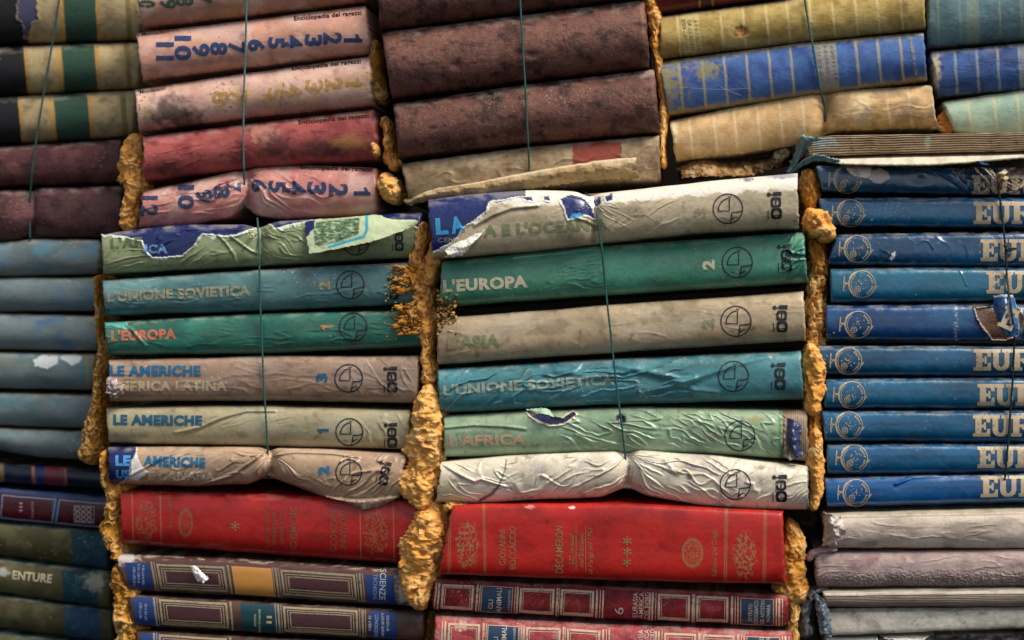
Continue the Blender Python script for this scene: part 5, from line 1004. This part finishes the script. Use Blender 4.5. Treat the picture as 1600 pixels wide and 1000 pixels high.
lump('foam_body', [(598, 268, 9), (602, 280, 15), (608, 295, 17), (613, 308, 14), (616, 320, 8)], .012, .018, M_FOAM, f, 'efb262', seed=11, fs=.012, amp=.55, holes=.6)
lump('foam_body', [(580, 222, 4), (586, 230, 5), (587, 245, 4)], .004, .006, M_FOAM, f, 'e4a456', seed=14, fs=.006)
foam('foam bead between the leather volumes and the gilt-ruled cloth volumes', [(-20, 1002, 1030), (20, 1008, 1033), (50, 1014, 1035), (80, 1018, 1033), (100, 1022, 1036), (130, 1028, 1042), (160, 1029, 1046), (185, 1030, 1044), (205, 1028, 1042), (230, 1030, 1040), (262, 1032, 1042)], .022, .013, seed=17, fs=.010, amp=.45)
big = foam('largest foam bead, running down between the two stacks of jacketed volumes', [(345, 655, 668), (365, 648, 668), (385, 645, 664), (405, 640, 662), (430, 640, 672), (455, 642, 676), (480, 644, 678), (505, 650, 682), (525, 656, 680), (545, 660, 676), (562, 656, 674), (580, 658, 682), (605, 654, 685)], .004, .014, seed=21, fs=.010, amp=.55, holes=.8)
lump('foam_body', [(678, 372, 7), (680, 390, 11), (676, 410, 12), (672, 430, 9), (666, 450, 8)], .0, .014, M_FOAM, big, 'eba855', seed=23, fs=.009, amp=.5)
lump('foam_body', [(668, 598, 14), (668, 625, 21), (668, 650, 25), (666, 680, 28), (662, 710, 30), (658, 740, 31), (654, 765, 29), (662, 785, 16), (670, 800, 14)], .0, .020, M_FOAM, big, 'efb262', seed=25, fs=.013, amp=.42)
lump('foam_body', [(676, 784, 18), (676, 800, 27), (666, 830, 33), (660, 860, 33), (655, 890, 31), (652, 915, 25), (655, 940, 17), (658, 957, 10)], -.004, .020, M_FOAM, big, 'eba855', seed=27, fs=.014, amp=.42)
lump('foam_body', [(690, 792, 9), (710, 793, 7), (724, 793, 6), (734, 797, 4)], -.016, .008, M_FOAM, big, 'd6a75c', seed=29, fs=.007, amp=.6)
lump('foam_body', [(640, 868, 9), (630, 882, 8), (622, 888, 4)], -.012, .010, M_FOAM, big, 'eba855', seed=31, fs=.008, amp=.6)
lump('foam_body', [(672, 955, 13), (672, 985, 15), (672, 1020, 15)], .02, .012, M_FOAM, big, '8a6428', seed=33, fs=.01)
rg = np.random.default_rng(5)
def tuft(x0, y0, x1, y1, n, ln):
    out = []
    for i in range(n):
        t = rg.random(); out.append((x0 + (x1 - x0) * rg.random() ** .6, y0 + (y1 - y0) * t, ln * (.35 + rg.random()), 1.2 + 1.6 * rg.random(), 8 - 30 * (t - .3) + 16 * rg.normal(), .0095 + .003 * rg.random()))
    return out
lump('foam_body', [(622, 436, 4), (632, 437, 13), (646, 438, 19), (662, 440, 20)], -.002, .009, M_FOAM, big, 'd8923c', seed=71, fs=.006, amp=.9, nth=72, dens=1.6)
lump('foam_body', [(624, 496, 4), (634, 497, 14), (648, 498, 20), (664, 500, 20)], -.002, .009, M_FOAM, big, 'd8923c', seed=73, fs=.006, amp=.9, nth=72, dens=1.6)
crumbs('foam_tuft', big, tuft(612, 416, 650, 460, 130, 5.5) + tuft(614, 474, 654, 522, 130, 5.5), .002, M_FOAM, ['d8953c', 'b87c30', '8a5a24', 'e0a858'], 3)
crumbs('foam_crumbs', big, [(684 + 30 * rg.random() ** 1.5, 452 + 80 * rg.random(), 1.5 + 2 * rg.random(), 1.5 + 2 * rg.random(), 360 * rg.random(), .010 + .006 * rg.random()) for _ in range(150)], -.002, M_FOAM, ['a88048', '8a6a3a', '6a4a28', 'c09a60'], 4)
crumbs('foam_crumbs', big, [(600 + 20 * rg.random(), 420 + 110 * rg.random(), .6 + rg.random(), .6 + rg.random(), 0, .0105) for _ in range(40)], .002, M_FOAM, ['c09040', 'd8b070'], 5)
mid = foam('foam bead between the middle stack and the glossy blue volumes', [(262, 1246, 1278), (285, 1250, 1283), (305, 1254, 1282), (322, 1256, 1280)], .01, .010, c0='9a6a2c', seed=41, fs=.010)
lump('foam_body', [(1262, 324, 9), (1270, 338, 17), (1280, 352, 22), (1288, 368, 19), (1286, 380, 15)], .0, .017, M_FOAM, mid, 'eba855', seed=43, fs=.011, amp=.5)
lump('foam_body', [(1282, 376, 12), (1280, 405, 15), (1278, 440, 15), (1276, 480, 16), (1278, 515, 14), (1272, 540, 10)], .016, .012, M_FOAM, mid, '6f5430', c1='3f3020', c2='8a6a3c', seed=45, fs=.010)
lump('foam_body', [(1264, 536, 8), (1268, 552, 15), (1272, 580, 18), (1273, 605, 18), (1271, 630, 14), (1272, 652, 8)], .002, .016, M_FOAM, mid, 'eba855', seed=47, fs=.012, amp=.4)
lump('foam_body', [(1274, 668, 6), (1275, 690, 13), (1274, 715, 14), (1277, 745, 11), (1275, 775, 9), (1270, 800, 6)], .002, .015, M_FOAM, mid, 'e4a456', seed=49, fs=.011, amp=.4)
lump('foam_body', [(1264, 268, 12), (1268, 330, 13), (1278, 400, 14), (1276, 480, 15), (1272, 560, 14), (1272, 650, 13), (1274, 730, 12), (1270, 800, 11)], .014, .014, M_FOAM, mid, 'b87c34', seed=81, fs=.010, amp=.6)
lo = foam('rounded foam bulge at the right end of the red volume with three stars', [(812, 1226, 1236), (828, 1222, 1250), (850, 1220, 1258), (880, 1218, 1258), (905, 1216, 1258), (930, 1224, 1264), (946, 1234, 1268)], .004, .018, c0='c2883c', seed=51, fs=.012, amp=.35)
lump('foam_body', [(1206, 918, 6), (1226, 924, 12), (1240, 942, 12), (1240, 965, 9), (1238, 985, 9), (1240, 1010, 9)], .0, .012, M_FOAM, lo, 'a07430', seed=53, fs=.010)
foam('thin foam bead along the left end of the jacketed volumes', [(428, 150, 160), (460, 151, 160), (500, 152, 162), (530, 154, 166), (550, 156, 176), (562, 152, 172), (590, 148, 164), (620, 146, 164), (640, 142, 163), (660, 136, 162), (680, 128, 160), (700, 122, 160), (715, 126, 158), (728, 140, 156)], .03, .018, c0='a8742c', seed=61, fs=.009, amp=.5)
lf = foam('lumpy foam bead along the left end of the upside-down red volume', [(700, 158, 174), (725, 158, 174), (752, 160, 178), (766, 166, 200), (780, 168, 192), (800, 164, 188), (825, 158, 190), (845, 164, 194), (862, 176, 196), (880, 172, 196)], .012, .020, c0='bc8434', seed=63, fs=.009, amp=.55)
lump('foam_body', [(180, 880, 8), (190, 900, 14), (196, 930, 20), (196, 960, 20), (202, 985, 22), (206, 1020, 22)], .010, .018, M_FOAM, lf, 'b07c30', seed=65, fs=.010, amp=.55)
foam('small dark foam plug beside the tan pinched volume', [(172, 1466, 1486), (184, 1464, 1492), (200, 1466, 1496), (212, 1470, 1492)], .03, .010, c0='a8703c', seed=67, fs=.009)

# ================================================================ twine
twine('green twine down the banded tan books at the far left', [(98, -40, .062), (88, 30, .064), (78, 90, .065), (66, 160, .065), (57, 215, .066), (50, 270, .066), (46, 320, .074), (47, 372, .072), (48, 420, .10)])
twine('pale green twine down the pink numbered volumes', [(386, -30, -.001), (384, 60, -.001), (381, 150, -.001), (380, 220, -.001), (381, 262, .002), (382, 290, .010), (382, 322, .012), (383, 345, .05)], color='3f6a70')
twine('green twine down the leather volumes and onto the beige cloth book', [(811, -30, -.015), (816, 60, -.0155), (821, 140, -.0155), (825, 220, -.013), (827, 268, -.004), (828, 300, .02)])
twine('green twine down the gilt-ruled cloth volumes', [(1253, -30, .004), (1262, 30, .004), (1273, 90, .003), (1282, 140, .004), (1288, 166, .014), (1290, 190, .016), (1291, 214, .05)])
twine('green twine down the left stack of jacketed volumes', [(402, 340, .006), (404, 366, -.003), (405, 400, -.0105), (406, 460, -.0108), (409, 530, -.011), (412, 600, -.0118), (416, 660, -.0115), (418, 700, -.009), (419, 726, -.005), (420, 748, .004)])
twine('green twine down the middle stack of jacketed volumes', [(908, 297, .012), (919, 303, -.012), (930, 314, -.020), (934, 345, -.029), (940, 385, -.030), (946, 450, -.023), (954, 520, -.0225), (964, 610, -.021), (971, 660, -.020), (976, 705, -.016), (979, 735, -.011), (981, 762, .002)])
twine('dark twine tied with a knot over the glossy blue volumes', [(1556, 262, -.004), (1561, 300, -.006), (1566, 340, -.0062), (1571, 385, -.007), (1573, 430, -.0062), (1578, 470, -.028), (1583, 505, -.029), (1585, 530, -.012), (1582, 600, -.006), (1576, 680, -.0062), (1571, 740, -.006), (1566, 780, .002)], color='10201e')
kn = [o for o in bpy.data.objects if o.get('label', '').startswith('dark twine tied')][0]
crumbs('knot', kn, [(1571, 384, 3.4, 3.0, 10, .014), (1573, 389, 3.0, 2.6, 60, .0145), (1582, 388, 9, 1.3, 0, .0135), (1580, 391, 8, 1.1, -12, .0135)], .006, M_TWINE, ['10201e', '1c302c'], 5)
cw = thing('cobweb', 'fine stray cobweb threads across the bright blue gilt-ruled volume', 'cobweb', None, tuple(unproj(1150, 150, 0)))
for i, (a, b_) in enumerate((((1116, 96, .004), (1188, 158, .004)), ((1062, 136, .004), (1172, 138, .0045)), ((1100, 120, .004), (1160, 150, .003)))):
    A_, B_ = unproj(*map(np.array, a)), unproj(*map(np.array, b_)); q = np.linspace(0, 1, 12)[:, None]; C_ = A_ + (B_ - A_) * q; C_[:, 2] -= .0012 * np.sin(q[:, 0] * 3.14)
    raw_mesh('web_thread', np.concatenate([[p + .00012 * np.array([math.cos(t), 0, math.sin(t)]) for t in (0, 2.1, 4.2)] for p in C_]), gridfaces(12, 3, True), M_TWINE, cw, np.tile(lin('a8a090'), (36, 1)))
bpy.context.view_layer.update()
